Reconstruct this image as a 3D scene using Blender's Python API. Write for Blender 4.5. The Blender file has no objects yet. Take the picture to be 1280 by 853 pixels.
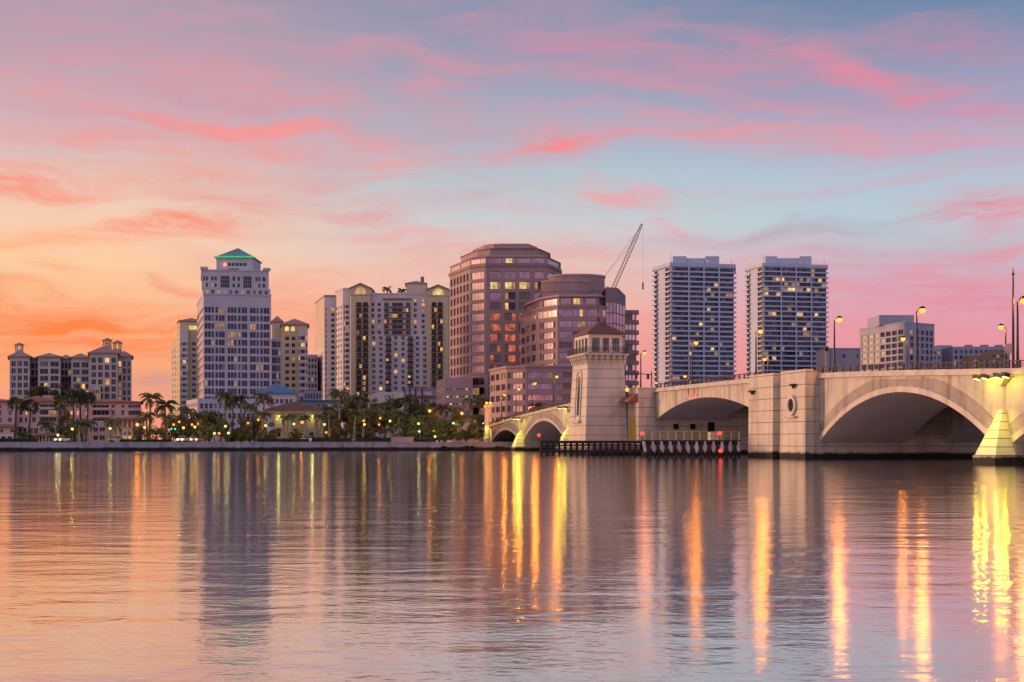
import bpy, math, random
from mathutils import Vector, Matrix
R = math.radians
C = bpy.context.scene.collection
scene = bpy.context.scene
rnd = random.Random(7)

# ------------------------------------------------------------------ camera
F, HZ, CH = 1800.0, 551.0, 2.3          # focal length and horizon row in photo pixels, eye height
cd = bpy.data.cameras.new('camera'); cam = bpy.data.objects.new('camera', cd); C.objects.link(cam)
cam.location = (0, 0, CH); cam.rotation_euler = (R(90), 0, 0)
cd.sensor_width = 36; cd.lens = F/1280*36; cd.shift_y = (HZ-426.5)/1280
cd.clip_start = 0.5; cd.clip_end = 30000
scene.camera = cam

# ------------------------------------------------------------------ exposure, sampling
scene.view_settings.view_transform = 'Standard'; scene.view_settings.look = 'None'
scene.view_settings.exposure = 0.0; scene.view_settings.gamma = 1.0
scene.cycles.use_denoising = True
scene.cycles.sample_clamp_indirect = 12
scene.cycles.max_bounces = 6; scene.cycles.glossy_bounces = 4; scene.cycles.diffuse_bounces = 3
scene.cycles.caustics_reflective = True; scene.cycles.blur_glossy = 1.0; scene.cycles.caustics_refractive = False

def lin(c):
    f = lambda v: v/12.92 if v <= .04045 else ((v+.055)/1.055)**2.4
    return tuple(f(v/255.0) for v in c[:3]) + (1.0,)

# ------------------------------------------------------------------ sky
SUN_AZ, SUN_EL = R(-72), R(5.0)         # azimuth from +Y, towards -X
w = bpy.data.worlds.new('World'); scene.world = w; w.use_nodes = True
nt = w.node_tree; nt.nodes.clear()
def N(t, **k):
    n = nt.nodes.new(t)
    for a, v in k.items(): setattr(n, a, v)
    return n
def L(a, b): nt.links.new(a, b)
def math_(op, a, b=None, clamp=False):
    n = N('ShaderNodeMath', operation=op, use_clamp=clamp)
    for i, v in enumerate((a, b)):
        if v is None: continue
        if isinstance(v, (int, float)): n.inputs[i].default_value = v
        else: L(v, n.inputs[i])
    return n.outputs[0]
tc = N('ShaderNodeTexCoord')
nrm = N('ShaderNodeVectorMath', operation='NORMALIZE'); L(tc.outputs['Generated'], nrm.inputs[0])
sp = N('ShaderNodeSeparateXYZ'); L(nrm.outputs[0], sp.inputs[0])
az = math_('MULTIPLY', math_('ARCTAN2', sp.outputs[0], sp.outputs[1]), 180/math.pi)
el = math_('MULTIPLY', math_('ARCSINE', sp.outputs[2]), 180/math.pi)
def ramp(stops, fac):
    n = N('ShaderNodeValToRGB'); cr = n.color_ramp
    cr.interpolation = 'B_SPLINE' if len(stops) > 3 else 'LINEAR'
    cr.interpolation = 'LINEAR'
    for i, (p, c) in enumerate(stops):
        e = cr.elements[i] if i < 2 else cr.elements.new(p)
        e.position = p; e.color = lin(c)
    L(fac, n.inputs[0]); return n.outputs[0]
def mix(f, a, b):
    n = N('ShaderNodeMix', data_type='RGBA')
    if isinstance(f, (int, float)): n.inputs[0].default_value = f
    else: L(f, n.inputs[0])
    for s, v in ((6, a), (7, b)):
        if isinstance(v, tuple): n.inputs[s].default_value = v
        else: L(v, n.inputs[s])
    return n.outputs[2]
def smooth(v, a, b, lo=0.0, hi=1.0):
    n = N('ShaderNodeMapRange', interpolation_type='SMOOTHSTEP')
    L(v, n.inputs[0]); n.inputs[1].default_value = a; n.inputs[2].default_value = b
    n.inputs[3].default_value = lo; n.inputs[4].default_value = hi
    return n.outputs[0]
EMAX = 60.0; EAST = 1.9
ef = math_('DIVIDE', el, EMAX, clamp=True)
P2 = lambda y: ((HZ-y)/F*180/math.pi)/EMAX
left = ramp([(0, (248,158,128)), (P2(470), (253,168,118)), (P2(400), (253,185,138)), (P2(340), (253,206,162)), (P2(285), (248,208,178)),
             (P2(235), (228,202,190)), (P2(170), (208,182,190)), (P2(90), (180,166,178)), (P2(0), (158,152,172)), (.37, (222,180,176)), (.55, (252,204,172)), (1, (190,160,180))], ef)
centre = ramp([(0, (240,150,138)), (P2(470), (244,158,140)), (P2(390), (246,184,160)), (P2(340), (234,200,188)), (P2(285), (206,207,210)),
             (P2(230), (184,200,208)), (P2(170), (170,180,198)), (P2(90), (150,158,182)), (P2(0), (128,146,172)), (.38, (176,166,186)), (.55, (190,176,190)), (1, (92,108,156))], ef)
right = ramp([(0, (236,138,145)), (P2(450), (234,146,156)), (P2(390), (220,168,184)), (P2(340), (194,188,202)), (P2(285), (184,204,214)),
             (P2(230), (178,196,212)), (P2(160), (160,168,198)), (P2(80), (128,148,178)), (P2(0), (92,126,162)), (.55, (88,112,162)), (1, (86,104,154))], ef)
east = ramp([(0, (150,128,154)), (.12, (180,152,163)), (.3, (154,152,174)), (.6, (116,128,168)), (1, (90,106,156))], ef)
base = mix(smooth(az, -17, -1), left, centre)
base = mix(smooth(az, 0, 15), base, right)
absaz = math_('ABSOLUTE', az)
base = mix(smooth(absaz, 85, 150), base, east)
# wind-drawn cloud streaks: warped ellipses on the sky sphere, broken up by streaky noise
cv = N('ShaderNodeCombineXYZ'); L(az, cv.inputs[0]); L(el, cv.inputs[1])
mp = N('ShaderNodeMapping'); L(cv.outputs[0], mp.inputs[0]); mp.inputs['Scale'].default_value = (.16, .5, 1)
wn = N('ShaderNodeTexNoise'); L(mp.outputs[0], wn.inputs[0]); wn.inputs['Scale'].default_value = 1.0; wn.inputs['Detail'].default_value = 5; wn.inputs['Roughness'].default_value = .55
sub = N('ShaderNodeVectorMath', operation='SUBTRACT'); L(wn.outputs['Color'], sub.inputs[0]); sub.inputs[1].default_value = (.5, .5, .5)
scl = N('ShaderNodeVectorMath', operation='MULTIPLY'); L(sub.outputs[0], scl.inputs[0]); scl.inputs[1].default_value = (4.5, 2.6, 0)
wv = N('ShaderNodeVectorMath', operation='ADD'); L(cv.outputs[0], wv.inputs[0]); L(scl.outputs[0], wv.inputs[1])
mp2 = N('ShaderNodeMapping'); L(wv.outputs[0], mp2.inputs[0]); mp2.inputs['Scale'].default_value = (.20, 1.9, 1); mp2.inputs['Rotation'].default_value = (0, 0, R(6))
sn = N('ShaderNodeTexNoise'); L(mp2.outputs[0], sn.inputs[0]); sn.inputs['Scale'].default_value = 1.0; sn.inputs['Detail'].default_value = 9; sn.inputs['Roughness'].default_value = .66
streak = smooth(sn.outputs['Fac'], .34, .66, .25, 1.15)
K = 180/math.pi/F
def cloud(col, px, py, hl, ht, tilt, color, alpha, breakup=True):
    a0 = math.degrees(math.atan((px-640)/F)); e0 = math.degrees(math.atan((HZ-py)/F*math.cos(math.radians(a0))))
    m = N('ShaderNodeMapping', vector_type='TEXTURE'); L(wv.outputs[0], m.inputs[0])
    m.inputs['Location'].default_value = (a0, e0, 0); m.inputs['Rotation'].default_value = (0, 0, R(-tilt))
    m.inputs['Scale'].default_value = (hl*K*1.45, ht*K*2.1, 1)
    ln = N('ShaderNodeVectorMath', operation='LENGTH'); L(m.outputs[0], ln.inputs[0])
    f = smooth(ln.outputs['Value'], 1.0, 0.0, 0.0, alpha*.9)
    if breakup: f = math_('MULTIPLY', f, streak, clamp=True)
    return mix(f, col, lin(color))
# thin cirrus veil over the whole sky
mp3 = N('ShaderNodeMapping'); L(wv.outputs[0], mp3.inputs[0]); mp3.inputs['Scale'].default_value = (.075, .62, 1); mp3.inputs['Rotation'].default_value = (0, 0, R(-5)); mp3.inputs['Location'].default_value = (3.1, 1.7, 0)
vn = N('ShaderNodeTexNoise'); L(mp3.outputs[0], vn.inputs[0]); vn.inputs['Scale'].default_value = 1.0; vn.inputs['Detail'].default_value = 7; vn.inputs['Roughness'].default_value = .62; vn.inputs['Distortion'].default_value = .35
veilc = ramp([(0, (250,150,128)), (P2(400), (248,164,140)), (P2(280), (238,172,160)), (P2(150), (214,160,168)), (P2(0), (184,150,170)), (1, (176,146,174))], ef)
veilr = ramp([(0, (236,138,146)), (P2(400), (230,156,166)), (P2(280), (212,172,180)), (P2(150), (206,156,172)), (P2(0), (152,142,170)), (1, (160,146,174))], ef)
veil = mix(smooth(az, -14, 10), veilc, veilr)
base = mix(math_('MULTIPLY', smooth(vn.outputs['Fac'], .42, .74, 0, .48), streak, clamp=True), base, veil)
CL = [ # px, py, half length, half thickness, tilt (down to the side), colour, strength
 (240,85,430,75,8,(206,152,172),.75), (150,150,330,45,4,(222,158,164),.5), (560,120,60,34,55,(222,150,160),.55),
 (900,78,440,48,8,(190,148,172),.8), (1200,45,110,18,4,(192,138,168),.7), (1090,98,240,13,17,(232,138,158),.85), (760,60,240,16,10,(205,142,168),.6),
 (345,172,200,15,5,(252,150,144),.95), (130,178,160,9,3,(246,160,150),.6), (45,230,125,15,-3,(252,150,128),.95), (255,214,130,22,-3,(246,170,152),.65),
 (215,281,165,12,-7,(252,146,122),1.0), (290,248,95,22,14,(236,160,154),.7), (435,262,75,24,18,(226,160,160),.65), (495,214,45,12,0,(240,166,160),.7),
 (600,246,90,9,-8,(205,176,184),.6), (530,306,110,17,5,(240,164,154),.75), (380,388,120,26,4,(252,152,130),.7), (700,330,200,26,-4,(236,166,160),.5),
 (85,402,230,22,3,(255,134,74),1.1), (60,366,140,6,2,(252,158,112),.7), (62,333,50,6,3,(250,160,120),.7), (214,349,40,8,20,(246,146,128),.95),
 (130,428,170,8,3,(255,140,88),.9), (40,384,120,7,-2,(255,146,94),.8), (215,452,110,7,4,(250,146,116),.7), (110,300,150,9,-5,(255,168,128),.7), (420,340,120,9,-6,(244,160,142),.7), (300,110,230,12,7,(226,156,160),.7), (60,120,120,10,4,(234,162,160),.6),
 (480,60,260,10,9,(204,154,168),.6), (880,120,220,8,10,(218,148,164),.7), (1080,230,200,7,-6,(214,166,180),.5), (1180,310,160,7,2,(226,150,162),.7), (720,400,180,10,2,(246,156,142),.6),
 (190,483,70,10,0,(206,152,150),.95), (60,440,190,12,-2,(255,146,92),.8), (30,300,120,8,-2,(255,190,140),.6),
 (700,186,120,14,-3,(248,138,142),1.0), (960,166,290,19,3,(228,156,164),.95), (1190,176,150,24,10,(216,158,184),.7),
 (760,236,55,9,10,(240,162,166),.8), (836,270,46,9,45,(236,164,170),.8), (1240,260,100,20,0,(236,138,154),1.0),
 (1000,286,250,8,-6,(176,164,186),.6), (1150,352,270,36,5,(232,146,164),.8), (1240,385,180,26,3,(226,142,162),.7), (960,420,300,40,0,(240,150,152),.5),
 (880,300,160,9,-4,(206,170,188),.5), (1120,300,120,7,-3,(190,168,190),.5), (80,520,150,18,0,(246,150,128),.5),
]
for c in CL: base = cloud(base, *c)
# higher-up pink veils outside the frame, so the water and the facades see a dusk sky as well
for a0, e0, la, le, tl, color, al in [(-10,27,30,4,6,(196,150,178),.7), (14,33,34,5,-8,(186,146,180),.7), (60,20,26,6,8,(214,146,170),.8), (-60,16,26,5,-5,(255,170,120),.9),
                             (110,25,30,7,5,(190,146,180),.7), (-120,22,30,6,-6,(222,160,170),.8), (170,24,40,6,4,(190,146,184),.7), (-48,9,16,3,0,(255,150,90),.9)]:
    m = N('ShaderNodeMapping', vector_type='TEXTURE'); L(wv.outputs[0], m.inputs[0])
    m.inputs['Location'].default_value = (a0, e0, 0); m.inputs['Rotation'].default_value = (0, 0, R(tl)); m.inputs['Scale'].default_value = (la, le, 1)
    ln = N('ShaderNodeVectorMath', operation='LENGTH'); L(m.outputs[0], ln.inputs[0])
    base = mix(math_('MULTIPLY', smooth(ln.outputs['Value'], 1.0, 0.0, 0.0, al), streak, clamp=True), base, lin(color))
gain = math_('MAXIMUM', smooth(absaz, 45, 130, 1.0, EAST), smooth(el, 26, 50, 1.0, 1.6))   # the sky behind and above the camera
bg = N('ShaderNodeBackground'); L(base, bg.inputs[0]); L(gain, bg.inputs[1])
sky = N('ShaderNodeTexSky', sky_type='NISHITA'); sky.sun_disc = False; sky.sun_elevation = SUN_EL; sky.sun_rotation = SUN_AZ
bg2 = N('ShaderNodeBackground'); L(sky.outputs[0], bg2.inputs[0]); bg2.inputs[1].default_value = 0.0006
add = N('ShaderNodeAddShader'); L(bg.outputs[0], add.inputs[0]); L(bg2.outputs[0], add.inputs[1])
wo = N('ShaderNodeOutputWorld'); L(add.outputs[0], wo.inputs[0])

# ------------------------------------------------------------------ sun (afterglow from beyond the low side of the city)
sd = bpy.data.lights.new('sun', 'SUN'); sd.energy = 3.0; sd.angle = R(10); sd.color = (1.0, .54, .35)
so = bpy.data.objects.new('sun', sd); C.objects.link(so)
sv = Vector((math.sin(SUN_AZ)*math.cos(SUN_EL), math.cos(SUN_AZ)*math.cos(SUN_EL), math.sin(SUN_EL)))
so.rotation_euler = (-sv).to_track_quat('-Z', 'Y').to_euler()
# ------------------------------------------------------------------ materials
MATS = {}
def mat(name, color, rough=.85, var=.12, scale=.25, fine=.06, tide=False, stain=0.0, joint=0.0, bump=0.0, metallic=0.0, emit=None, spec=.3):
    """Procedural surface: mottled base colour, optional rain streaks, tide mark at the waterline, horizontal block joints."""
    m = bpy.data.materials.new(name); m.use_nodes = True; t = m.node_tree; nd = t.nodes
    b = nd['Principled BSDF']; b.inputs['Roughness'].default_value = rough; b.inputs['Metallic'].default_value = metallic
    b.inputs['Specular IOR Level'].default_value = spec
    lk = t.links.new
    g = nd.new('ShaderNodeNewGeometry')
    def noise(sc, det=4, vec=None):
        n = nd.new('ShaderNodeTexNoise'); n.inputs['Scale'].default_value = sc; n.inputs['Detail'].default_value = det
        lk(vec or g.outputs['Position'], n.inputs['Vector']); return n.outputs['Fac']
    def mixc(f, a, c, mode='MIX'):
        n = nd.new('ShaderNodeMix'); n.data_type = 'RGBA'; n.blend_type = mode
        if isinstance(f, float): n.inputs[0].default_value = f
        else: lk(f, n.inputs[0])
        for s, v in ((6, a), (7, c)):
            if isinstance(v, tuple): n.inputs[s].default_value = v
            else: lk(v, n.inputs[s])
        return n.outputs[2]
    def rng(v, a, c, lo=0., hi=1.):
        n = nd.new('ShaderNodeMapRange'); lk(v, n.inputs[0])
        for i, x in enumerate((a, c, lo, hi)): n.inputs[i+1].default_value = x
        return n.outputs[0]
    c = tuple(color)+(1.,) if len(color) == 3 else tuple(color)
    dk = tuple(v*(1-var*1.6) for v in c[:3])+(1.,); lt = tuple(min(1, v*(1+var)) for v in c[:3])+(1.,)
    col = mixc(rng(noise(scale), .3, .7), dk, lt)
    if fine: col = mixc(fine*4, col, mixc(rng(noise(scale*14, 2), .3, .7), dk, lt))
    if stain:
        mp = nd.new('ShaderNodeMapping'); lk(g.outputs['Position'], mp.inputs[0]); mp.inputs['Scale'].default_value = (.9, .9, .09)
        s = rng(noise(1.0, 5, mp.outputs[0]), .48, .75, 0., stain)
        col = mixc(s, col, tuple(v*.38 for v in c[:3])+(1.,))
    sep = None
    if joint or tide:
        sep = nd.new('ShaderNodeSeparateXYZ'); lk(g.outputs['Position'], sep.inputs[0])
    if joint:
        d = nd.new('ShaderNodeMath'); d.operation = 'DIVIDE'; lk(sep.outputs[2], d.inputs[0]); d.inputs[1].default_value = joint
        fr = nd.new('ShaderNodeMath'); fr.operation = 'FRACT'; lk(d.outputs[0], fr.inputs[0])
        lt_ = nd.new('ShaderNodeMath'); lt_.operation = 'LESS_THAN'; lk(fr.outputs[0], lt_.inputs[0]); lt_.inputs[1].default_value = .09/joint
        col = mixc(lt_.outputs[0], col, tuple(v*.3 for v in c[:3])+(1.,))
    if tide:
        n = nd.new('ShaderNodeMath'); n.operation = 'ADD'; lk(sep.outputs[2], n.inputs[0]); lk(rng(noise(.6), .2, .8, -.18, .18), n.inputs[1])
        tv = rng(n.outputs[0], .62, .95)
        col = mixc(tv, (.018, .017, .014, 1.), col)
    lk(col, b.inputs['Base Color'])
    if bump:
        bp = nd.new('ShaderNodeBump'); bp.inputs['Distance'].default_value = bump; bp.inputs['Strength'].default_value = .6
        lk(noise(scale*20, 3), bp.inputs['Height']); lk(bp.outputs[0], b.inputs['Normal'])
    if emit:
        b.inputs['Emission Color'].default_value = tuple(emit[:3])+(1.,); b.inputs['Emission Strength'].default_value = emit[3]
    MATS[name] = m; return m
def S(r, g, b): return lin((r, g, b))[:3]

def glass(name, color, rough=.12, spec=.9, metallic=0.0, var=.5):
    m = mat(name, color, rough, var, .35, 0, spec=spec, metallic=metallic); return m
def lit(name, color, strength, var=.6):
    """A lit room behind glass: warm light broken up by furniture and curtains; also stands in for sunset reflections."""
    m = bpy.data.materials.new(name); m.use_nodes = True; t = m.node_tree; b = t.nodes['Principled BSDF']
    b.inputs['Base Color'].default_value = (.05, .045, .04, 1); b.inputs['Roughness'].default_value = .2
    g = t.nodes.new('ShaderNodeNewGeometry'); n = t.nodes.new('ShaderNodeTexNoise'); n.inputs['Scale'].default_value = .55; n.inputs['Detail'].default_value = 3
    t.links.new(g.outputs['Position'], n.inputs['Vector'])
    r = t.nodes.new('ShaderNodeMapRange'); r.inputs[1].default_value = .3; r.inputs[2].default_value = .7
    r.inputs[3].default_value = strength*(1-var); r.inputs[4].default_value = strength*(1+var)
    t.links.new(n.outputs['Fac'], r.inputs[0]); t.links.new(r.outputs[0], b.inputs['Emission Strength'])
    b.inputs['Emission Color'].default_value = tuple(color)+(1.,)
    MATS[name] = m; return m

M = MATS
mat('bridge_stucco', (.50,.45,.335), .9, .18, .3, .1, tide=True, stain=.95)
mat('bridge_block', (.53,.47,.35), .9, .14, .3, .09, tide=True, stain=.55, joint=1.55)
mat('bridge_weathered', (.33,.285,.225), .9, .2, .5, .1, tide=True, stain=.8)
mat('bridge_trim', (.52,.46,.36), .9, .14, .4, .08, stain=.5)
mat('pier_foot', (.58,.50,.38), .9, .08, .3, .05, tide=True, joint=.82)
mat('soffit', (.46,.42,.40), .95, .1, .3, .05, tide=True)
mat('tower_stucco', (.55,.485,.37), .9, .1, .3, .08, stain=.35, joint=1.6)
mat('lantern_stucco', (.62,.55,.40), .85, .06, .5, .05)
mat('asphalt', (.05,.05,.052), .9, .2, .3)
mat('dark_metal', (.035,.033,.035), .5, .2, 1, metallic=.4)
mat('iron', (.06,.05,.05), .6, .2, 1, metallic=.3)
mat('rust_red', (.16,.055,.045), .8, .2, .6)
mat('tile_roof', (.27,.105,.07), .85, .22, .8, .12, bump=.05)
mat('tile_dark', (.15,.07,.06), .85, .22, .8, .12, bump=.05)
mat('tile_pale', (.34,.21,.17), .85, .18, .5, .1, bump=.05)
mat('timber_dark', (.030,.027,.028), .9, .3, .8, .1)
mat('timber_grey', (.50,.47,.46), .9, .3, .9, .1, tide=True, stain=.6)
mat('yellow_rail', (.48,.36,.12), .7, .15, 1)
mat('yellow_line', (.55,.36,.06), .8)
mat('white_paint', (.75,.74,.72), .7, .06, .5)
mat('dark_opening', (.012,.011,.012), .9)
mat('seawall', (.34,.32,.32), .92, .2, .35, .1, tide=True, stain=.7)
mat('ground', (.10,.10,.085), .95, .3, .08, .1)
mat('lawn', (.045,.075,.025), .95, .3, .1, .1)
mat('rock', (.014,.013,.014), .95, .4, .6, .1, bump=.1, spec=.02)
mat('trunk_grey', (.20,.175,.145), .9, .2, .9, .1, bump=.05)
mat('trunk_brown', (.085,.065,.05), .95, .25, .8, .1, bump=.05)
def leaf(name, color, var=.5, sc=.6):
    m = mat(name, color, .6, var, sc, .08, spec=.25)
    b = m.node_tree.nodes['Principled BSDF']
    return m
leaf('palm_leaf', (.085,.105,.038)); leaf('palm_dry', (.11,.08,.04)); leaf('fan_leaf', (.065,.085,.035))
leaf('tree_leaf', (.115,.135,.042)); leaf('tree_leaf_dark', (.070,.090,.034)); leaf('hedge_leaf', (.035,.058,.02))
# facades
mat('lavender_stone', (.47,.445,.46), .8, .06, .1, .05)
mat('white_stucco', (.60,.54,.49), .85, .06, .12, .05)
mat('cream_stucco', (.62,.50,.28), .85, .07, .12, .05)
mat('cream_pale', (.58,.49,.33), .85, .07, .12, .05)
mat('grey_stucco', (.50,.44,.40), .85, .1, .15, .05)
mat('beige_stucco', (.55,.43,.34), .85, .08, .15, .05)
mat('brick_panel', (.26,.11,.09), .9, .15, .6, .1)
mat('pink_stucco', (.56,.40,.34), .88, .08, .2, .05, stain=.15)
mat('granite', (.35,.235,.21), .75, .08, .15, .06)
mat('granite_dark', (.25,.175,.17), .7, .08, .15, .06)
mat('pink_concrete', (.46,.31,.28), .85, .08, .15, .06)
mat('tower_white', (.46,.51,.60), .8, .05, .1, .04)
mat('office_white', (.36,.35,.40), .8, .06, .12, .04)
mat('grey_concrete', (.30,.29,.32), .85, .1, .15, .05)
mat('brown_stucco', (.28,.18,.12), .85, .1, .2, .05)
mat('blue_roof', (.03,.13,.24), .5, .1, .4, .05)
mat('copper_roof', (.04,.22,.22), .5, .15, .4, .05)
mat('green_neon', (.02,.2,.08), .5, emit=(.02,.62,.24,.65))
mat('temple_stone', (.42,.36,.29), .85, .08, .25, .05)
mat('temple_roof', (.16,.12,.11), .8, .14, .5, .06)
mat('frame_white', (.55,.53,.55), .6, .05, 1)
mat('frame_dark', (.05,.045,.05), .5, .1, 1)
mat('crane_red', (.30,.16,.15), .6, .1, 1)
mat('sign_grey', (.30,.29,.32), .6, .05, 1)
mat('car_white', (.7,.7,.7), .3, .03, 1, spec=.6); mat('car_red', (.25,.03,.025), .3, .03, 1, spec=.6); mat('car_grey', (.2,.2,.22), .3, .03, 1, spec=.6)
mat('tyre', (.02,.02,.02), .9)
glass('glass_dark', (.016,.021,.040), .1, .35)
glass('glass_blue', (.014,.034,.090), .12, .4, var=.6)
glass('glass_tower', (.035,.058,.105), .12, .5, var=.5)
glass('glass_curtain', (.17,.19,.24), .2, .4, var=.4)
glass('glass_plum', (.29,.215,.29), .10, 1.0, metallic=.75, var=.25)
glass('glass_rose', (.74,.56,.56), .16, .6, metallic=.7, var=.15)
glass('glass_brown', (.06,.035,.035), .12, .9, var=.8)
glass('glass_teal', (.05,.085,.10), .12, .8)
lit('lit_warm', (1.0,.52,.17), .85); lit('lit_amber', (1.0,.40,.08), .85); lit('lit_yellow', (1.0,.70,.25), .75); lit('lit_dim', (1.0,.50,.22), .3); lit('lit_red', (1.0,.20,.07), .42, .9); lit('lit_peach', (1.0,.56,.27), .55, .25)
def lamp(name, color, s): return mat(name, (.03,.03,.03), .4, 0, 1, 0, emit=color+(s,))
lamp('sodium_lamp', (1.0,.46,.07), 1.7); lamp('sodium_small', (1.0,.38,.05), 1.5); lamp('white_lamp', (1.0,.80,.20), 1.6); lamp('cool_lamp', (1.0,.95,.75), 1.6)
lamp('red_lamp', (1.0,.04,.03), 3); lamp('red_beacon', (1.0,.08,.06), 6); lamp('green_lamp', (.03,1.0,.45), 2); lamp('flood_lens', (1.0,.85,.35), 1.8); lamp('headlamp', (1.0,.85,.55), 8)
def glow(parent, p, energy, color, radius=.25):
    """The lamp's own light, inside its translucent globe."""
    ld = bpy.data.lights.new('lamp_light', 'POINT'); ld.energy = energy; ld.color = color; ld.shadow_soft_size = radius
    o = bpy.data.objects.new('lamp_light', ld); C.objects.link(o); o.parent = parent
    off = Vector((0,0,0)); q = parent
    while q is not None: off = off+Vector(q.location); q = q.parent
    o.location = Vector(p)-off; return o
SODIUM, PARKWHITE = (1.0,.30,.02), (1.0,.85,.22)

# water: long-exposure ripples
def make_water():
    m = bpy.data.materials.new('water'); m.use_nodes = True; t = m.node_tree; nd = t.nodes; lk = t.links.new
    b = nd['Principled BSDF']; b.inputs['Base Color'].default_value = (.57,.52,.49,1); b.inputs['Roughness'].default_value = .075
    b.inputs['IOR'].default_value = 3.4; b.inputs['Metallic'].default_value = 1.0; b.inputs['Specular IOR Level'].default_value = .5
    g = nd.new('ShaderNodeNewGeometry')
    def nz(scale, rot, sx, sy, det, dist=0.):
        mp = nd.new('ShaderNodeMapping'); lk(g.outputs['Position'], mp.inputs[0]); mp.inputs['Scale'].default_value = (sx, sy, 1); mp.inputs['Rotation'].default_value = (0, 0, R(rot))
        n = nd.new('ShaderNodeTexNoise'); lk(mp.outputs[0], n.inputs['Vector']); n.inputs['Scale'].default_value = scale; n.inputs['Detail'].default_value = det
        n.inputs['Distortion'].default_value = dist; n.inputs['Roughness'].default_value = .55
        return n.outputs['Fac']
    def bump(h, dist, prev=None):
        bp = nd.new('ShaderNodeBump'); bp.inputs['Strength'].default_value = 1.0; bp.inputs['Distance'].default_value = dist
        lk(h, bp.inputs['Height'])
        if prev: lk(prev, bp.inputs['Normal'])
        return bp.outputs[0]
    n1 = bump(nz(.22, 12, .55, 1, 2, .3), .035)
    pt = nd.new('ShaderNodeMapRange'); lk(nz(.018, 20, .5, 1, 3, .6), pt.inputs[0])      # ruffled patches and calm lanes
    for i, x in enumerate((.36, .62, .35, 1.25)): pt.inputs[i+1].default_value = x
    n2 = bump(nz(.85, -8, .5, 1, 3, .4), .034, n1); lk(pt.outputs[0], n2.node.inputs['Strength'])
    n3 = bump(nz(6.0, 6, .8, 1, 2, .2), .0042, n2)
    lk(n3, b.inputs['Normal'])
    MATS['water'] = m
make_water()

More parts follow.
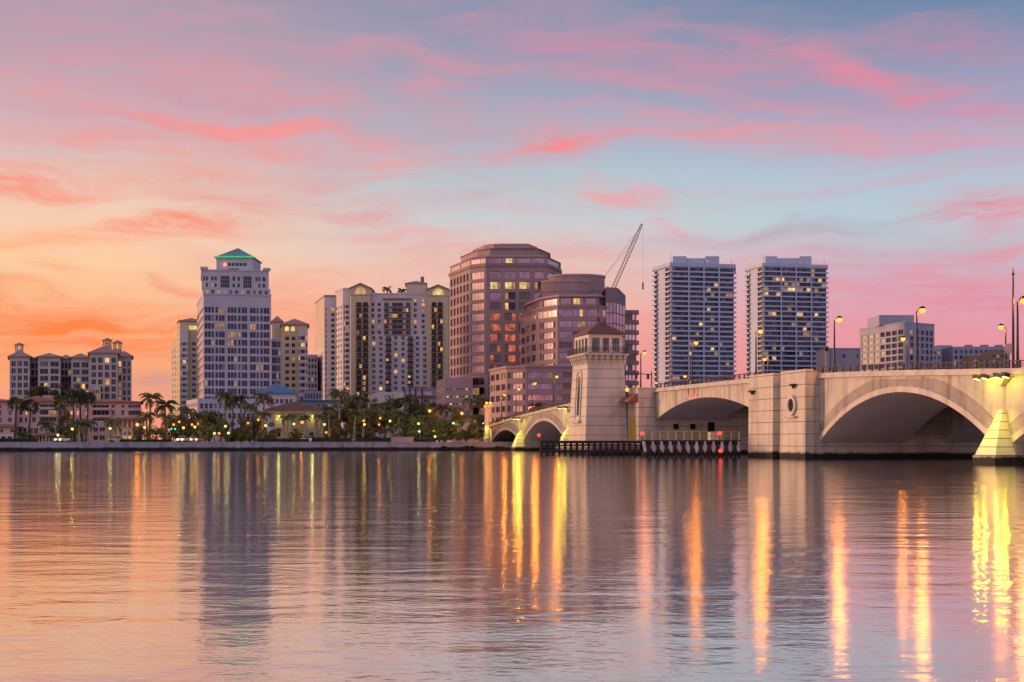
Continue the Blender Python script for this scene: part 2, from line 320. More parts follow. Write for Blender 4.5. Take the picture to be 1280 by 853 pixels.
# ------------------------------------------------------------------ mesh builder
class MB:
    def __init__(s, T=None): s.v = []; s.f = []; s.m = []; s.mats = []; s.T = T; s.smooth = False
    def mi(s, m):
        if m not in s.mats: s.mats.append(m)
        return s.mats.index(m)
    def add(s, vs, fs, m=0):
        o = len(s.v)
        s.v += [tuple(s.T(*p)) if s.T else tuple(p) for p in vs]
        s.f += [tuple(i+o for i in f) for f in fs]; s.m += [m]*len(fs)
    def box(s, x0, x1, y0, y1, z0, z1, m=0):
        s.add([(x0,y0,z0),(x1,y0,z0),(x1,y1,z0),(x0,y1,z0),(x0,y0,z1),(x1,y0,z1),(x1,y1,z1),(x0,y1,z1)],
              [(0,3,2,1),(4,5,6,7),(0,1,5,4),(1,2,6,5),(2,3,7,6),(3,0,4,7)], m)
    def hexa(s, bot, top, m=0):
        s.add(list(bot)+list(top), [(0,3,2,1),(4,5,6,7),(0,1,5,4),(1,2,6,5),(2,3,7,6),(3,0,4,7)], m)
    def prism(s, poly, z0, z1, m=0, scale_top=1.0, cap=True):
        n = len(poly); cx = sum(p[0] for p in poly)/n; cy = sum(p[1] for p in poly)/n
        top = [(cx+(p[0]-cx)*scale_top, cy+(p[1]-cy)*scale_top, z1) for p in poly]
        fs = [(i, (i+1) % n, (i+1) % n+n, i+n) for i in range(n)]
        if cap: fs += [tuple(range(n, 2*n)), tuple(range(n-1, -1, -1))]
        s.add([(p[0], p[1], z0) for p in poly]+top, fs, m)
    def hip(s, x0, x1, y0, y1, z0, z1, over=.5, m=0, thick=.35):
        x0 -= over; x1 += over; y0 -= over; y1 += over
        W, D = x1-x0, y1-y0
        if abs(W-D) < .5: a, b_ = ((x0+x1)/2-.01, (y0+y1)/2), ((x0+x1)/2+.01, (y0+y1)/2)
        elif W > D: a, b_ = (x0+D/2, (y0+y1)/2), (x1-D/2, (y0+y1)/2)
        else: a, b_ = ((x0+x1)/2, y0+W/2), ((x0+x1)/2, y1-W/2)
        zt = z0+thick
        s.add([(x0,y0,z0),(x1,y0,z0),(x1,y1,z0),(x0,y1,z0),(x0,y0,zt),(x1,y0,zt),(x1,y1,zt),(x0,y1,zt),(a[0],a[1],z1),(b_[0],b_[1],z1)],
              [(0,3,2,1),(0,1,5,4),(1,2,6,5),(2,3,7,6),(3,0,4,7)] +
              ([(4,5,9,8),(5,6,9),(6,7,8,9),(7,4,8)] if W >= D else [(4,5,8),(5,6,9,8),(6,7,9),(7,4,8,9)]), m)
    def tube(s, p, q, r0, r1=None, n=8, m=0):
        r1 = r0 if r1 is None else r1
        p, q = Vector(p), Vector(q); d = (q-p).normalized()
        a = d.orthogonal().normalized(); b_ = d.cross(a)
        ring = lambda c, r: [tuple(c+a*(r*math.cos(2*math.pi*i/n))+b_*(r*math.sin(2*math.pi*i/n))) for i in range(n)]
        s.add(ring(p, r0)+ring(q, r1), [(i, (i+1) % n, (i+1) % n+n, i+n) for i in range(n)]+[tuple(range(n-1, -1, -1)), tuple(range(n, 2*n))], m)
    def lathe(s, prof, c=(0,0,0), n=12, m=0):
        vs = [(c[0]+r*math.cos(2*math.pi*i/n), c[1]+r*math.sin(2*math.pi*i/n), c[2]+z) for r, z in prof for i in range(n)]
        fs = [(k*n+i, k*n+(i+1) % n, (k+1)*n+(i+1) % n, (k+1)*n+i) for k in range(len(prof)-1) for i in range(n)]
        fs += [tuple(range(n-1, -1, -1)), tuple(range((len(prof)-1)*n, len(prof)*n))]
        s.add(vs, fs, m)
    def ball(s, c, r, m=0, n=10, k=6, sz=1.0):
        s.lathe([(max(.001, r*math.sin(math.pi*i/k)), -r*sz*math.cos(math.pi*i/k)) for i in range(k+1)], c, n, m)
    def mesh(s, name, mats, off=(0,0,0)):
        me = bpy.data.meshes.new(name)
        me.from_pydata([(v[0]-off[0], v[1]-off[1], v[2]-off[2]) for v in s.v], [], s.f)
        for mt in (mats if isinstance(mats, (list, tuple)) else [mats]): me.materials.append(MATS[mt] if isinstance(mt, str) else mt)
        me.polygons.foreach_set('material_index', s.m)
        if s.smooth: me.polygons.foreach_set('use_smooth', [True]*len(s.f))
        me.update(); return me
    def build(s, name, mats, parent=None, label=None):
        off = (0,0,0)
        p = parent
        if p is not None:
            off = Vector((0,0,0))
            while p is not None: off = off+Vector(p.location); p = p.parent
        o = bpy.data.objects.new(name, s.mesh(name, mats, off)); C.objects.link(o)
        if parent is not None: o.parent = parent
        if label: o['label'] = label
        return o

def tag(o, label, cat, group=None, kind=None):
    if label: o['label'] = label
    if cat: o['category'] = cat
    if group: o['group'] = group
    if kind: o['kind'] = kind
    return o
def thing(name, label, cat, loc=(0,0,0), group=None):
    o = bpy.data.objects.new(name, None); C.objects.link(o); o.location = loc; o.empty_display_size = .5
    return tag(o, label, cat, group)
def copy_tree(o, parent=None):
    c = o.copy(); C.objects.link(c)
    if parent is not None: c.parent = parent
    for ch in list(o.children): copy_tree(ch, c)
    return c
def struct(name, mb, m):
    o = mb.build(name, m); o['kind'] = 'structure'; return o
def X(px, Y): return (px-640)*Y/F
def Z(py, Y): return CH+(HZ-py)*Y/F
def P(px, Y): return (X(px, Y), Y)

# ------------------------------------------------------------------ facades and windows
WCACHE = {}
def window_mesh(w, h, glassm, frame, nv, nh, kinds=None):
    key = (round(w, 2), round(h, 2), glassm, frame, nv, nh, kinds)
    if key in WCACHE: return WCACHE[key]
    mb = MB(); mats = [frame]
    fw = min(.09, w*.06)
    x0, x1 = -w/2, w/2
    mb.box(x0, x0+fw, -.06, .06, 0, h); mb.box(x1-fw, x1, -.06, .06, 0, h)
    mb.box(x0+fw, x1-fw, -.06, .06, 0, fw); mb.box(x0+fw, x1-fw, -.06, .06, h-fw, h)
    iw = w-2*fw
    for i in range(1, nv): c = x0+fw+iw*i/nv; mb.box(c-fw/2, c+fw/2, -.05, .05, fw, h-fw)
    for j in range(1, nh): c = fw+(h-2*fw)*j/nh; mb.box(x0+fw, x1-fw, -.045, .045, c-fw/2, c+fw/2)
    for i in range(nv):
        g = kinds[i] if kinds else glassm
        if g not in mats: mats.append(g)
        a, b_ = x0+fw+iw*i/nv, x0+fw+iw*(i+1)/nv
        mb.add([(a, 0, fw), (b_, 0, fw), (b_, 0, h-fw), (a, 0, h-fw)], [(0, 1, 2, 3)], mats.index(g))
    me = mb.mesh('window', mats); WCACHE[key] = me; return me

class Building:
    def __init__(s, name, label, loc, group=None, cat='building'):
        s.root = thing(name, label, cat, loc, group); s.loc = loc; s.walls = {}; s.wins = []
    def wall(s, m):
        if m not in s.walls: s.walls[m] = MB()
        return s.walls[m]
    def facade(s, m, A, B, z0, z1, cols, rows, depth=.35, g='glass_dark', frame='frame_white', nv=2, nh=1, pick=None, vis=1.0):
        """Wall from A to B (outward to the camera side when A is the near-left end) with recessed windows at cols x rows."""
        mb = s.wall(m); A = Vector(A); B = Vector(B); d = B-A; Ln = d.length; d = d/Ln; n = Vector((d.y, -d.x)); ang = math.atan2(d.y, d.x)
        def pt(u, z, k=0.0): q = A+d*u-n*k; return (q.x, q.y, z)
        def quad(u0, u1, za, zb): mb.add([pt(u0, za), pt(u1, za), pt(u1, zb), pt(u0, zb)], [(0, 1, 2, 3)])
        cols = sorted(cols); rows = sorted(rows); u = 0.0
        for a, b_ in cols:
            if a > u+1e-4: quad(u, a, z0, z1)
            z = z0
            for za, zb in rows:
                if za > z+1e-4: quad(a, b_, z, za)
                z = zb
            if z < z1-1e-4: quad(a, b_, z, z1)
            u = b_
        if u < Ln-1e-4: quad(u, Ln, z0, z1)
        for i, (a, b_) in enumerate(cols):
            for j, (za, zb) in enumerate(rows):
                mb.add([pt(a, za), pt(b_, za), pt(b_, zb), pt(a, zb), pt(a, za, depth), pt(b_, za, depth), pt(b_, zb, depth), pt(a, zb, depth)],
                       [(0, 4, 5, 1), (1, 5, 6, 2), (2, 6, 7, 3), (3, 7, 4, 0)])
                q = A+d*((a+b_)/2)-n*(depth*.8)
                k = pick(i, j, len(cols), len(rows)) if pick else None
                kinds = None; gl = g
                if isinstance(k, str) and k.startswith('lit') and nv > 1 and (b_-a) > 2.2 and pick:
                    on = {rnd.randrange(nv)} | ({rnd.randrange(nv)} if nv > 2 else set()); k = tuple(k if q_ in on else g for q_ in range(nv))
                if k is None and g in ('glass_dark','glass_blue') and rnd.random() < .16: k = tuple(rnd.choice(('glass_curtain','glass_blue',g)) for q_ in range(nv))
                if isinstance(k, tuple): kinds = k
                elif k: gl = k
                facing = max(.02, n.dot((-(q)).normalized()))
                s.wins.append(((q.x, q.y, za), ang, b_-a, zb-za, gl, frame, nv, nh, kinds, (b_-a)*(zb-za)*facing*vis*(1.6 if (kinds and any(q_.startswith('lit') for q_ in kinds)) or gl.startswith('lit') else 1)))
    def plain(s, m, A, B, z0, z1):
        s.wall(m).add([(A[0], A[1], z0), (B[0], B[1], z0), (B[0], B[1], z1), (A[0], A[1], z1)], [(0, 1, 2, 3)])
    def finish(s, most=100):
        for m, mb in s.walls.items(): mb.build('wall', m, s.root)
        ws = sorted(s.wins, key=lambda q: -q[9])
        if len(ws) <= most: a, rest = ws, []
        else: a, rest = ws[:most-2], ws[most-2:]
        for (p, ang, w_, h, g, fr, nv, nh, kinds, _) in a:
            o = bpy.data.objects.new('window', window_mesh(w_, h, g, fr, nv, nh, kinds)); C.objects.link(o)
            o.parent = s.root; o.location = Vector(p)-Vector(s.loc); o.rotation_euler.z = ang
            if (kinds and any(q_.startswith('lit') for q_ in kinds)) or g.startswith('lit'): o['label'] = 'window with warm glow'
        if rest:
            mb = MB(); mats = []
            for (p, ang, w_, h, g, fr, nv, nh, kinds, _) in rest:
                me = window_mesh(w_, h, g, fr, nv, nh, kinds); ca, sa = math.cos(ang), math.sin(ang)
                ix = []
                for mt in me.materials:
                    if mt not in mats: mats.append(mt)
                    ix.append(mats.index(mt))
                o = len(mb.v)
                mb.v += [(p[0]+v.co.x*ca-v.co.y*sa, p[1]+v.co.x*sa+v.co.y*ca, p[2]+v.co.z) for v in me.vertices]
                for pl in me.polygons: mb.f.append(tuple(i+o for i in pl.vertices)); mb.m.append(ix[pl.material_index])
            ob = mb.build('window_rows', mats, s.root); ob['kind'] = 'stuff'
def even(n, Ln, w, m0=0.0, m1=None):
    m1 = m0 if m1 is None else m1
    p = (Ln-m0-m1)/n
    return [(m0+p*i+(p-w)/2, m0+p*i+(p+w)/2) for i in range(n)]
def floors(z0, n, pitch, sill, h): return [(z0+i*pitch+sill, z0+i*pitch+sill+h) for i in range(n)]
def dist(A, B): return math.hypot(B[0]-A[0], B[1]-A[1])
def lits(prob, kinds=('lit_warm', 'lit_amber', 'lit_yellow', 'lit_dim', 'lit_dim'), seed=0, base=None):
    r = random.Random(seed)
    def f(i, j, n, m):
        return r.choice(kinds) if r.random() < prob else base
    return f
# ------------------------------------------------------------------ setting: water, land
mb = MB(); mb.add([(-9000,-300,0),(9000,-300,0),(9000,9000,0),(-9000,9000,0)], [(0,1,2,3)]); struct('water', mb, 'water')
SHORE = [(-520,198.5),(-110,309),(-6.5,337),(45,345),(900,345)]
GZ = 1.9
mb = MB(); mb.add([(x, y+.3, GZ) for x, y in SHORE]+[(9000,900,GZ),(9000,9000,GZ),(-9000,9000,GZ),(-9000,198,GZ)], [tuple(range(9))]); struct('ground', mb, 'ground')
def shore_y(x):
    for (a, b_), (c, d) in zip(SHORE, SHORE[1:]):
        if a <= x <= c: return b_+(d-b_)*(x-a)/(c-a)
    return 345
t = thing('seawall', 'long grey concrete seawall with dark tide mark edging the palm-lined promenade', 'wall', (-110,309,0))
def strip(mb, pts, off0, off1, z0, z1):
    for (a, b_), (c, d) in zip(pts, pts[1:]):
        mb.hexa([(a,b_+off0,z0),(c,d+off0,z0),(c,d+off1,z0),(a,b_+off1,z0)], [(a,b_+off0,z1),(c,d+off0,z1),(c,d+off1,z1),(a,b_+off1,z1)])
mb = MB(); strip(mb, SHORE, 0, .6, -1.5, 1.72); mb.build('wall_face', 'seawall', t)
mb = MB(); strip(mb, SHORE, -.14, .75, 1.72, 2.0); mb.build('wall_cap', 'seawall', t)
# promenade and road sheets behind the wall
mb = MB()
for (a, b_), (c, d) in zip(SHORE[:3], SHORE[1:3]): mb.add([(a,b_+.8,GZ+.004),(c,d+.8,GZ+.004),(c,d+5,GZ+.004),(a,b_+5,GZ+.004)], [(0,1,2,3)])
struct('promenade', mb, 'seawall')
mb = MB()
for (a, b_), (c, d) in zip(SHORE[:3], SHORE[1:3]): mb.add([(a,b_+8,GZ+.008),(c,d+8,GZ+.008),(c,d+22,GZ+.008),(a,b_+22,GZ+.008)], [(0,1,2,3)])
struct('road', mb, 'asphalt')
mb = MB()
for (a, b_), (c, d) in zip(SHORE[:3], SHORE[1:3]): mb.add([(a,b_+22.2,GZ+.006),(c,d+22.2,GZ+.006),(c,d+75,GZ+.006),(a,b_+75,GZ+.006)], [(0,1,2,3)])
struct('lawn', mb, 'lawn')
# dark rocks heaped at the wall by the bridge
RL = ['low dark rock mound at the seawall where the park trees end', 'wide dark rock mound under the small shore arch of the bridge', 'dark rock mound beside the seawall stub at the first lit pier']
for (px0, px1, Y, h), lb in zip([(546,566,332,1.35),(570,602,331,1.45),(606,640,331,1.3)], RL):
    mb = MB(); r = random.Random(int(px0)); xa, xb = X(px0, Y), X(px1, Y); n = 14; k = 5
    vs = []; fs = []
    for j in range(k+1):
        for i in range(n+1):
            u = i/n; hh = h*(max(0, math.sin(math.pi*u))**.6)*math.sin(math.pi*min(1, (j/k)*.9+.08))*r.uniform(.82, 1.1)
            vs.append((xa+(xb-xa)*u, Y+j*1.1, hh-.25))
    for j in range(k):
        for i in range(n): a = j*(n+1)+i; fs.append((a, a+1, a+n+2, a+n+1))
    mb.add(vs, fs); o = mb.build('rock_mound', 'rock'); tag(o, lb, 'rocks', 'rock mounds along the seawall')

# ------------------------------------------------------------------ the bridge
AX, AY = 1.47, 331.0; UX, UY = .2387, -.971; VX, VY = .971, .2387
def Lb(s, w_, z): return (AX+UX*s+VX*w_, AY+UY*s+VY*w_, z)
def interp(tab, x):
    for (a, b_), (c, d) in zip(tab, tab[1:]):
        if x <= c:
            t_ = max(0, (x-a)/(c-a)); return b_+(d-b_)*t_
    return tab[-1][1]
def zc(s):
    d = abs(s-114); return sum(interp([(0,10.4),(20,10.38),(41,10.15),(60,9.6),(78,8.9),(96,8.2),(114,7.4),(138,5.9),(170,3.8),(205,2.0),(400,1.9)], abs(d+k)) for k in (-6,-3,0,3,6))/5
bridge = thing('arch_bridge', 'long concrete drawbridge of shallow arches with floodlit pointed piers and iron railings', 'bridge', Lb(114,14,0))
BARRELS = [(0,12),(17.5,29.5)]
PIERS = [3.6,41.9,195.7,234]
def arch_span(s0, s1, spring=2.1, a0=1.7, a1=1.7, drop=1.8, ring=True, low0=True, bottom=None):
    sa, sb = s0+a0, s1-a1; mid = (sa+sb)/2; crown = zc(mid)-drop; half = (sb-sa)/2; rise = crown-spring
    n = 32
    def za(s):
        if s <= sa or s >= sb: return spring
        x = (s-mid)/half
        Rr = (half*half+rise*rise)/(2*rise)
        return crown-Rr+math.sqrt(max(0, Rr*Rr-(x*half)**2))*1.0
    ss = sorted(set([s0, s1, sa, sb]+[sa+(sb-sa)*(.5-.5*math.cos(math.pi*i/n)) for i in range(n+1)]))
    for bi, (w0, w1) in enumerate(BARRELS):
        f, so_ = MB(Lb), MB(Lb)
        for a, b_ in zip(ss, ss[1:]):
            ma, mb_ = za(a), za(b_)
            ta, tb = zc(a), zc(b_)
            f.add([(a,w0,ma),(b_,w0,mb_),(b_,w0,tb),(a,w0,ta)], [(0,1,2,3)]); f.add([(a,w1,ma),(b_,w1,mb_),(b_,w1,tb),(a,w1,ta)], [(3,2,1,0)]); f.add([(a,w0,ta),(b_,w0,tb),(b_,w1,tb),(a,w1,ta)], [(0,1,2,3)])
            so_.add([(a,w0,ma),(b_,w0,mb_),(b_,w1,mb_),(a,w1,ma)], [(3,2,1,0)])
        sw = f.build('spandrel_wall', 'bridge_stucco', bridge)
        so_.build('soffit', 'soffit', sw)
        if ring and bi == 0:
            def band(t0, t1, proud, m, nm):
                r = MB(Lb)
                pts = [s for s in ss if sa-1e-6 <= s <= sb+1e-6]
                def off(s, t_):
                    e = .05; dz = (za(min(sb, s+e))-za(max(sa, s-e)))/(min(sb, s+e)-max(sa, s-e)); l = math.hypot(1, dz)
                    return (s-dz/l*t_, za(s)+t_/l)
                for a, b_ in zip(pts, pts[1:]):
                    p0, p1, q0, q1 = off(a,t0), off(b_,t0), off(a,t1), off(b_,t1)
                    cl = lambda p: (min(max(p[0], s0+.2), s1-.2), min(p[1], zc(p[0])-.35))
                    p0, p1, q0, q1 = cl(p0), cl(p1), cl(q0), cl(q1)
                    r.hexa([(p0[0],-proud,p0[1]),(p1[0],-proud,p1[1]),(p1[0],.1,p1[1]),(p0[0],.1,p0[1])], [(q0[0],-proud,q0[1]),(q1[0],-proud,q1[1]),(q1[0],.1,q1[1]),(q0[0],.1,q0[1])])
                r.build(nm, m, sw)
            band(-.02,.62,.22,'bridge_trim','arch_moulding'); band(.62,2.0,.09,'bridge_weathered','arch_ring')
for a, b_ in [(-27.6,3.6),(3.6,41.9),(41.9,75)]: arch_span(a, b_)
for a, b_ in [(155.2,195.7),(195.7,234),(234,268)]: arch_span(a, b_, a0=(.3 if a < 160 else 1.7))
# piers below the springing
for s in PIERS:
    p = MB(Lb); p.box(s-1.7,s+1.7,.15,29.4,-2,2.1); q = p.build('pier_wall', 'bridge_stucco', bridge)
    p = MB(Lb); p.box(s-2.2,s+2.2,-.3,29.8,-2,.95); p.build('pile_cap', 'pier_foot', q)
    # pointed foot
    p = MB(Lb); top = 5.3 if s > 100 else 4.6
    p.box(s-1.95,s+1.95,-2.25,-.3,-2,.88)
    zs = [.88, 1.9, 2.95, 3.9, top]; wd = [1.83,1.45,1.08,.72,.34]; dp = [2.1,1.75,1.35,.95,.42]
    for k in range(4):
        a, b_ = wd[k], wd[k+1]; c, d = dp[k], dp[k+1]
        p.hexa([(s-a,-c,zs[k]),(s+a,-c,zs[k]),(s+a,.1,zs[k]),(s-a,.1,zs[k])], [(s-b_,-d,zs[k+1]),(s+b_,-d,zs[k+1]),(s+b_,.1,zs[k+1]),(s-b_,.1,zs[k+1])])
    p.build('pointed_foot', 'pier_foot', q)
    # bracket and flood lamps
    z = zc(s)
    p = MB(Lb); p.add([(s-2.1,-.1,z-.02),(s+2.1,-.1,z-.02),(s,-.1,z-1.15),(s-2.1,-1.1,z-.02),(s+2.1,-1.1,z-.02),(s,-.45,z-1.15)], [(0,1,2),(3,5,4),(0,3,4,1),(0,2,5,3),(1,4,5,2)])
    br = p.build('bracket', 'bridge_trim', bridge)
    for k in (-2.5,-1.1,1.1,2.5):
        p = MB(Lb); p.hexa([(s+k-.32,-1.75,z-.28),(s+k+.32,-1.75,z-.28),(s+k+.32,-1.15,z-.42),(s+k-.32,-1.15,z-.42)], [(s+k-.32,-1.75,z+.12),(s+k+.32,-1.75,z+.12),(s+k+.32,-1.15,z-.02),(s+k-.32,-1.15,z-.02)])
        fl = p.build('floodlight', 'iron', br)
        p = MB(Lb); p.hexa([(s+k-.26,-1.70,z-.34),(s+k+.26,-1.70,z-.34),(s+k+.26,-1.2,z-.47),(s+k-.26,-1.2,z-.47)], [(s+k-.26,-1.70,z-.29),(s+k+.26,-1.70,z-.29),(s+k+.26,-1.2,z-.43),(s+k-.26,-1.2,z-.43)])
        p.build('lens', 'flood_lens', fl)
    for k in (-2.5,-1.1,1.1,2.5):
        glow(bridge, Lb(s+k,-1.5,z-.62), (105 if s > 100 else 60), (1.0,.82,.05), .12)
    for k in (-2.3, 2.3):
        ld = bpy.data.lights.new('flood', 'SPOT'); ld.energy = 2100; ld.color = (1.0,.86,.04); ld.spot_size = R(70); ld.spot_blend = 1.0; ld.shadow_soft_size = .15
        lo = bpy.data.objects.new('flood_beam', ld); C.objects.link(lo); lo.parent = bridge
        a = Vector(Lb(s+k,-3.0,z-.6)); b_ = Vector(Lb(s+k*.2,-1.3,2.0)); lo.location = a-Vector(bridge.location); lo.rotation_euler = (b_-a).to_track_quat('-Z','Y').to_euler()
# shore abutment and approach embankment
p = MB(Lb)
for a, b_ in zip(range(-110,-27,6), range(-104,-21,6)):
    b_ = min(b_, -27.6)
    p.hexa([(a,0,-1),(b_,0,-1),(b_,29.5,-1),(a,29.5,-1)], [(a,0,zc(a)),(b_,0,zc(b_)),(b_,29.5,zc(b_)),(a,29.5,zc(a))])
p.build('abutment', 'bridge_block', bridge)
# drawbridge piers
def pier_block(nm, boxes, parent=bridge, m='bridge_block'):
    p = MB(Lb)
    for (s0,s1,w0,w1,z0,z1,bat) in boxes:
        p.hexa([(s0-bat,w0-bat,z0),(s1+bat,w0-bat,z0),(s1+bat,w1,z0),(s0-bat,w1,z0)], [(s0,w0,z1),(s1,w0,z1),(s1,w1,z1),(s0,w1,z1)])
    return p.build(nm, m, parent)
pier_block('drawbridge_pier', [(75,93.9,-3,29.6,-2,11.15,0)])
pb = pier_block('drawbridge_pier', [(137.9,155.2,-.9,29.6,-2,11.0,0),(137.7,145.6,-2,-.9,-2,11.2,.12),(148,155.4,-2,-.9,-2,11.25,.12)])
def ring(mb, s, w_, z, r0, r1, proud, n=24):
    for i in range(n):
        a, b_ = 2*math.pi*i/n, 2*math.pi*(i+1)/n
        f = lambda r, t_, k: (s+r*math.cos(t_), w_-k, z+r*math.sin(t_))
        mb.hexa([f(r0,a,0),f(r0,b_,0),f(r0,b_,proud),f(r0,a,proud)], [f(r1,a,0),f(r1,b_,0),f(r1,b_,proud),f(r1,a,proud)])
p = MB(Lb); ring(p,151.7,-2.03,6.8,.85,1.3,.32); p.box(150.3,153.1,-2.6,-2.03,5.2,5.42); md = p.build('medallion', 'bridge_trim', pb)
p = MB(Lb)
n = 24; p.add([(151.7+.85*math.cos(2*math.pi*i/n), -2.10, 6.8+.85*math.sin(2*math.pi*i/n)) for i in range(n)], [tuple(range(n))]); p.build('recess', 'dark_opening', md)
for s, z in ((139.5,8.8),(152.5,9.2)):
    p = MB(Lb); p.box(s-.35,s+.35,-2.75,-2.02,z,z+.3); p.box(s-.05,s+.05,-2.5,-2.1,z-.3,z); p.build('wall_lamp', 'iron', pb)
p = MB(Lb)
for w0, zz0, zz1, hw in [(3.6,4.2,5.1,.45),(6.6,4.2,5.1,.45),(9.9,2.2,5.4,.6)]: p.box(93.92,93.98,w0-hw,w0+hw,zz0,zz1)
p.build('opening', 'dark_opening', bridge)
# arched doorway with a small tiled canopy beside the tender tower
p = MB(Lb)
pts = [(-1.6,0),(1.6,0),(1.6,2.6)]+[(1.6*math.cos(math.pi*i/8), 2.6+1.2*math.sin(math.pi*i/8)) for i in range(1,8)]+[(-1.6,2.6)]
p.add([(91+a, -3.03, 2.5+z) for a, z in pts], [tuple(range(len(pts)))]); p.build('doorway', 'yellow_line', bridge)
p = MB(Lb); p.hexa([(88.6,-4.6,8.75),(93.6,-4.6,8.75),(93.6,-3.01,8.75),(88.6,-3.01,8.75)], [(88.6,-4.6,8.95),(93.6,-4.6,8.95),(93.6,-3.01,10.2),(88.6,-3.01,10.2)]); p.build('canopy', 'tile_roof', bridge)
# drawbridge leaves
def leaf_span(s0, s1):
    n = 28; ss = [s0+(s1-s0)*i/n for i in range(n+1)]; m_ = 116.0
    za = lambda s: 8.85-3.15*min(1, abs(s-m_)/22)**2
    for w0, w1 in BARRELS:
        f, so_ = MB(Lb), MB(Lb)
        for a, b_ in zip(ss, ss[1:]):
            f.add([(a,w0,za(a)),(b_,w0,za(b_)),(b_,w0,zc(b_)),(a,w0,zc(a)),(a,w1,za(a)),(b_,w1,za(b_)),(b_,w1,zc(b_)),(a,w1,zc(a))], [(0,1,2,3),(7,6,5,4),(3,2,6,7)])
            so_.add([(a,w0,za(a)),(b_,w0,za(b_)),(b_,w1,za(b_)),(a,w1,za(a))], [(3,2,1,0)])
        g = f.build('draw_leaf', 'bridge_stucco', bridge); so_.build('soffit', 'soffit', g)
leaf_span(93.95, 137.85)
p = MB(Lb)
for s in (110.6, 112.9): p.box(s-.08,s+.08,-.5,-.4,zc(s)-1.0,zc(s)); p.box(s-.2,s+.2,-.62,-.3,zc(s)-1.25,zc(s)-1.0, 1)
p.build('clearance_lamp', ['iron','red_lamp'], bridge)
# deck, cornice, railings
CUT = [-110,-70,-27.6,3.6,41.9,75,94,116,137.8,155.3,195.7,234,268]
def seg(s0, s1, step=3.0):
    n = max(1, round((s1-s0)/step)); return [s0+(s1-s0)*i/n for i in range(n+1)]
def ribbon(mb, s0, s1, w0, w1, d0, d1, m=0):
    for a, b_ in zip(seg(s0,s1), seg(s0,s1)[1:]):
        mb.hexa([(a,w0,zc(a)+d0),(b_,w0,zc(b_)+d0),(b_,w1,zc(b_)+d0),(a,w1,zc(a)+d0)], [(a,w0,zc(a)+d1),(b_,w0,zc(b_)+d1),(b_,w1,zc(b_)+d1),(a,w1,zc(a)+d1)], m)
for a, b_ in zip(CUT, CUT[1:]):
    onpier = a in (75, 137.8)
    p = MB(Lb); ribbon(p, a, b_, .32, 29.2, .002, .38); p.build('road_deck', 'asphalt', bridge)
    for w0, w1, wr in ((-.4,.3,-.05),(29.21,29.9,29.55)):
        if onpier and w0 < 0: continue
        p = MB(Lb); ribbon(p, a, b_, w0, w1, .003, .42); ribbon(p, a, b_, w0+.15, w1-.12, .42, .62); q = p.build('cornice', 'bridge_trim', bridge)
        p = MB(Lb); ribbon(p, a, b_, wr-.07, wr+.07, 1.27, 1.38); ribbon(p, a, b_, wr-.035, wr+.035, 1.04, 1.10); ribbon(p, a, b_, wr-.035, wr+.035, .80, .86)
        s = a+.9
        while s < b_: z = zc(s); p.box(s-.09,s+.09,wr-.09,wr+.09,z+.6,z+1.42); s += 1.82
        p.build('railing', 'iron', bridge)
# blurred traffic light streaks would be exposure trails: the road itself stays empty

# ------------------------------------------------------------------ bridge lamps
LAMP_W = 3000
def street_lamp(px, far, label, s=None, h=7.0, on=True, nm='street_lamp'):
    W_ = {801:1300, 692:5000, 1272:2400, 665:5500, 645:5500, 627:5500}.get(px, LAMP_W)
    w_ = 29.0 if far else .55
    k = (px-640)/F
    if s is None: s = (k*(AY+VY*w_)-AX-VX*w_)/(UX-UY*k)
    z0 = zc(s)+.4; c = Lb(s, w_, z0); sg = -1 if far else 1
    t = thing(nm, label, 'street lamp', c, 'street lamps along the bridge')
    p = MB(lambda a, b_, z: Lb(s+b_, w_+a*sg, z0+z)); p.smooth = False
    p.lathe([(.3,0),(.3,.5),(.16,.7),(.12,2.5),(.09,h-.3)], n=10); p.build('pole', 'dark_metal', t)
    p = MB(lambda a, b_, z: Lb(s+b_, w_+a*sg, z0+z)); p.tube((0,0,h-.5),(.3,0,h-.02),.06,n=6); p.tube((.3,0,h-.02),(.6,0,h+.1),.06,n=6); p.build('arm', 'dark_metal', t)
    p = MB(lambda a, b_, z: Lb(s+b_, w_+a*sg, z0+z)); p.lathe([(.10,.26),(.34,.12),(.36,.02),(.30,-.04)], (.68,0,h), n=10); hd = p.build('lamp_head', 'dark_metal', t)
    p = MB(lambda a, b_, z: Lb(s+b_, w_+a*sg, z0+z)); p.ball((.68,0,h-.2), .36, sz=1.0); g = p.build('lamp_globe', 'sodium_lamp' if on else 'glass_dark', hd)
    if on: g.visible_shadow = False; glow(t, Lb(s, w_+.68*sg, z0+h-.16), W_, SODIUM)
    return t
for a in [(1272,0,'lit sodium lamp on the bridge next to the tall mast by the floodlit pier'),
          (1146,0,'lit sodium lamp on the near railing in front of the white office block'),
          (1043,0,'lit sodium lamp on the bridge between the second twin tower and the white office block'),
          (945,0,'lit sodium lamp on the drawbridge pier in front of the second twin tower'),
          (865,0,'lit sodium lamp over the drawbridge leaf in front of the first twin tower'),
          (801,0,'lit sodium lamp beside the tender tower against open pink sky'),
          (692,0,'lit sodium lamp over the second floodlit pier, next to the tender tower'),
          (665,0,'lit sodium lamp over the middle of the far arch'),
          (645,0,'lit sodium lamp over the first floodlit pier from the shore'),
          (627,0,'lit sodium lamp over the small shore arch beside the column'),
          (1257,1,'lit sodium lamp on the far railing with its head facing the white office block'),
          (1134,1,'lower lit sodium lamp on the far railing in front of the white office block'),
          (960,1,'lit sodium lamp low at the corner of the second twin tower'),
          (860,1,'lit sodium lamp low before the first twin tower, near the drawbridge railing'),
          (824,1,'small lit sodium lamp at the foot of the first twin tower')]: street_lamp(*a)
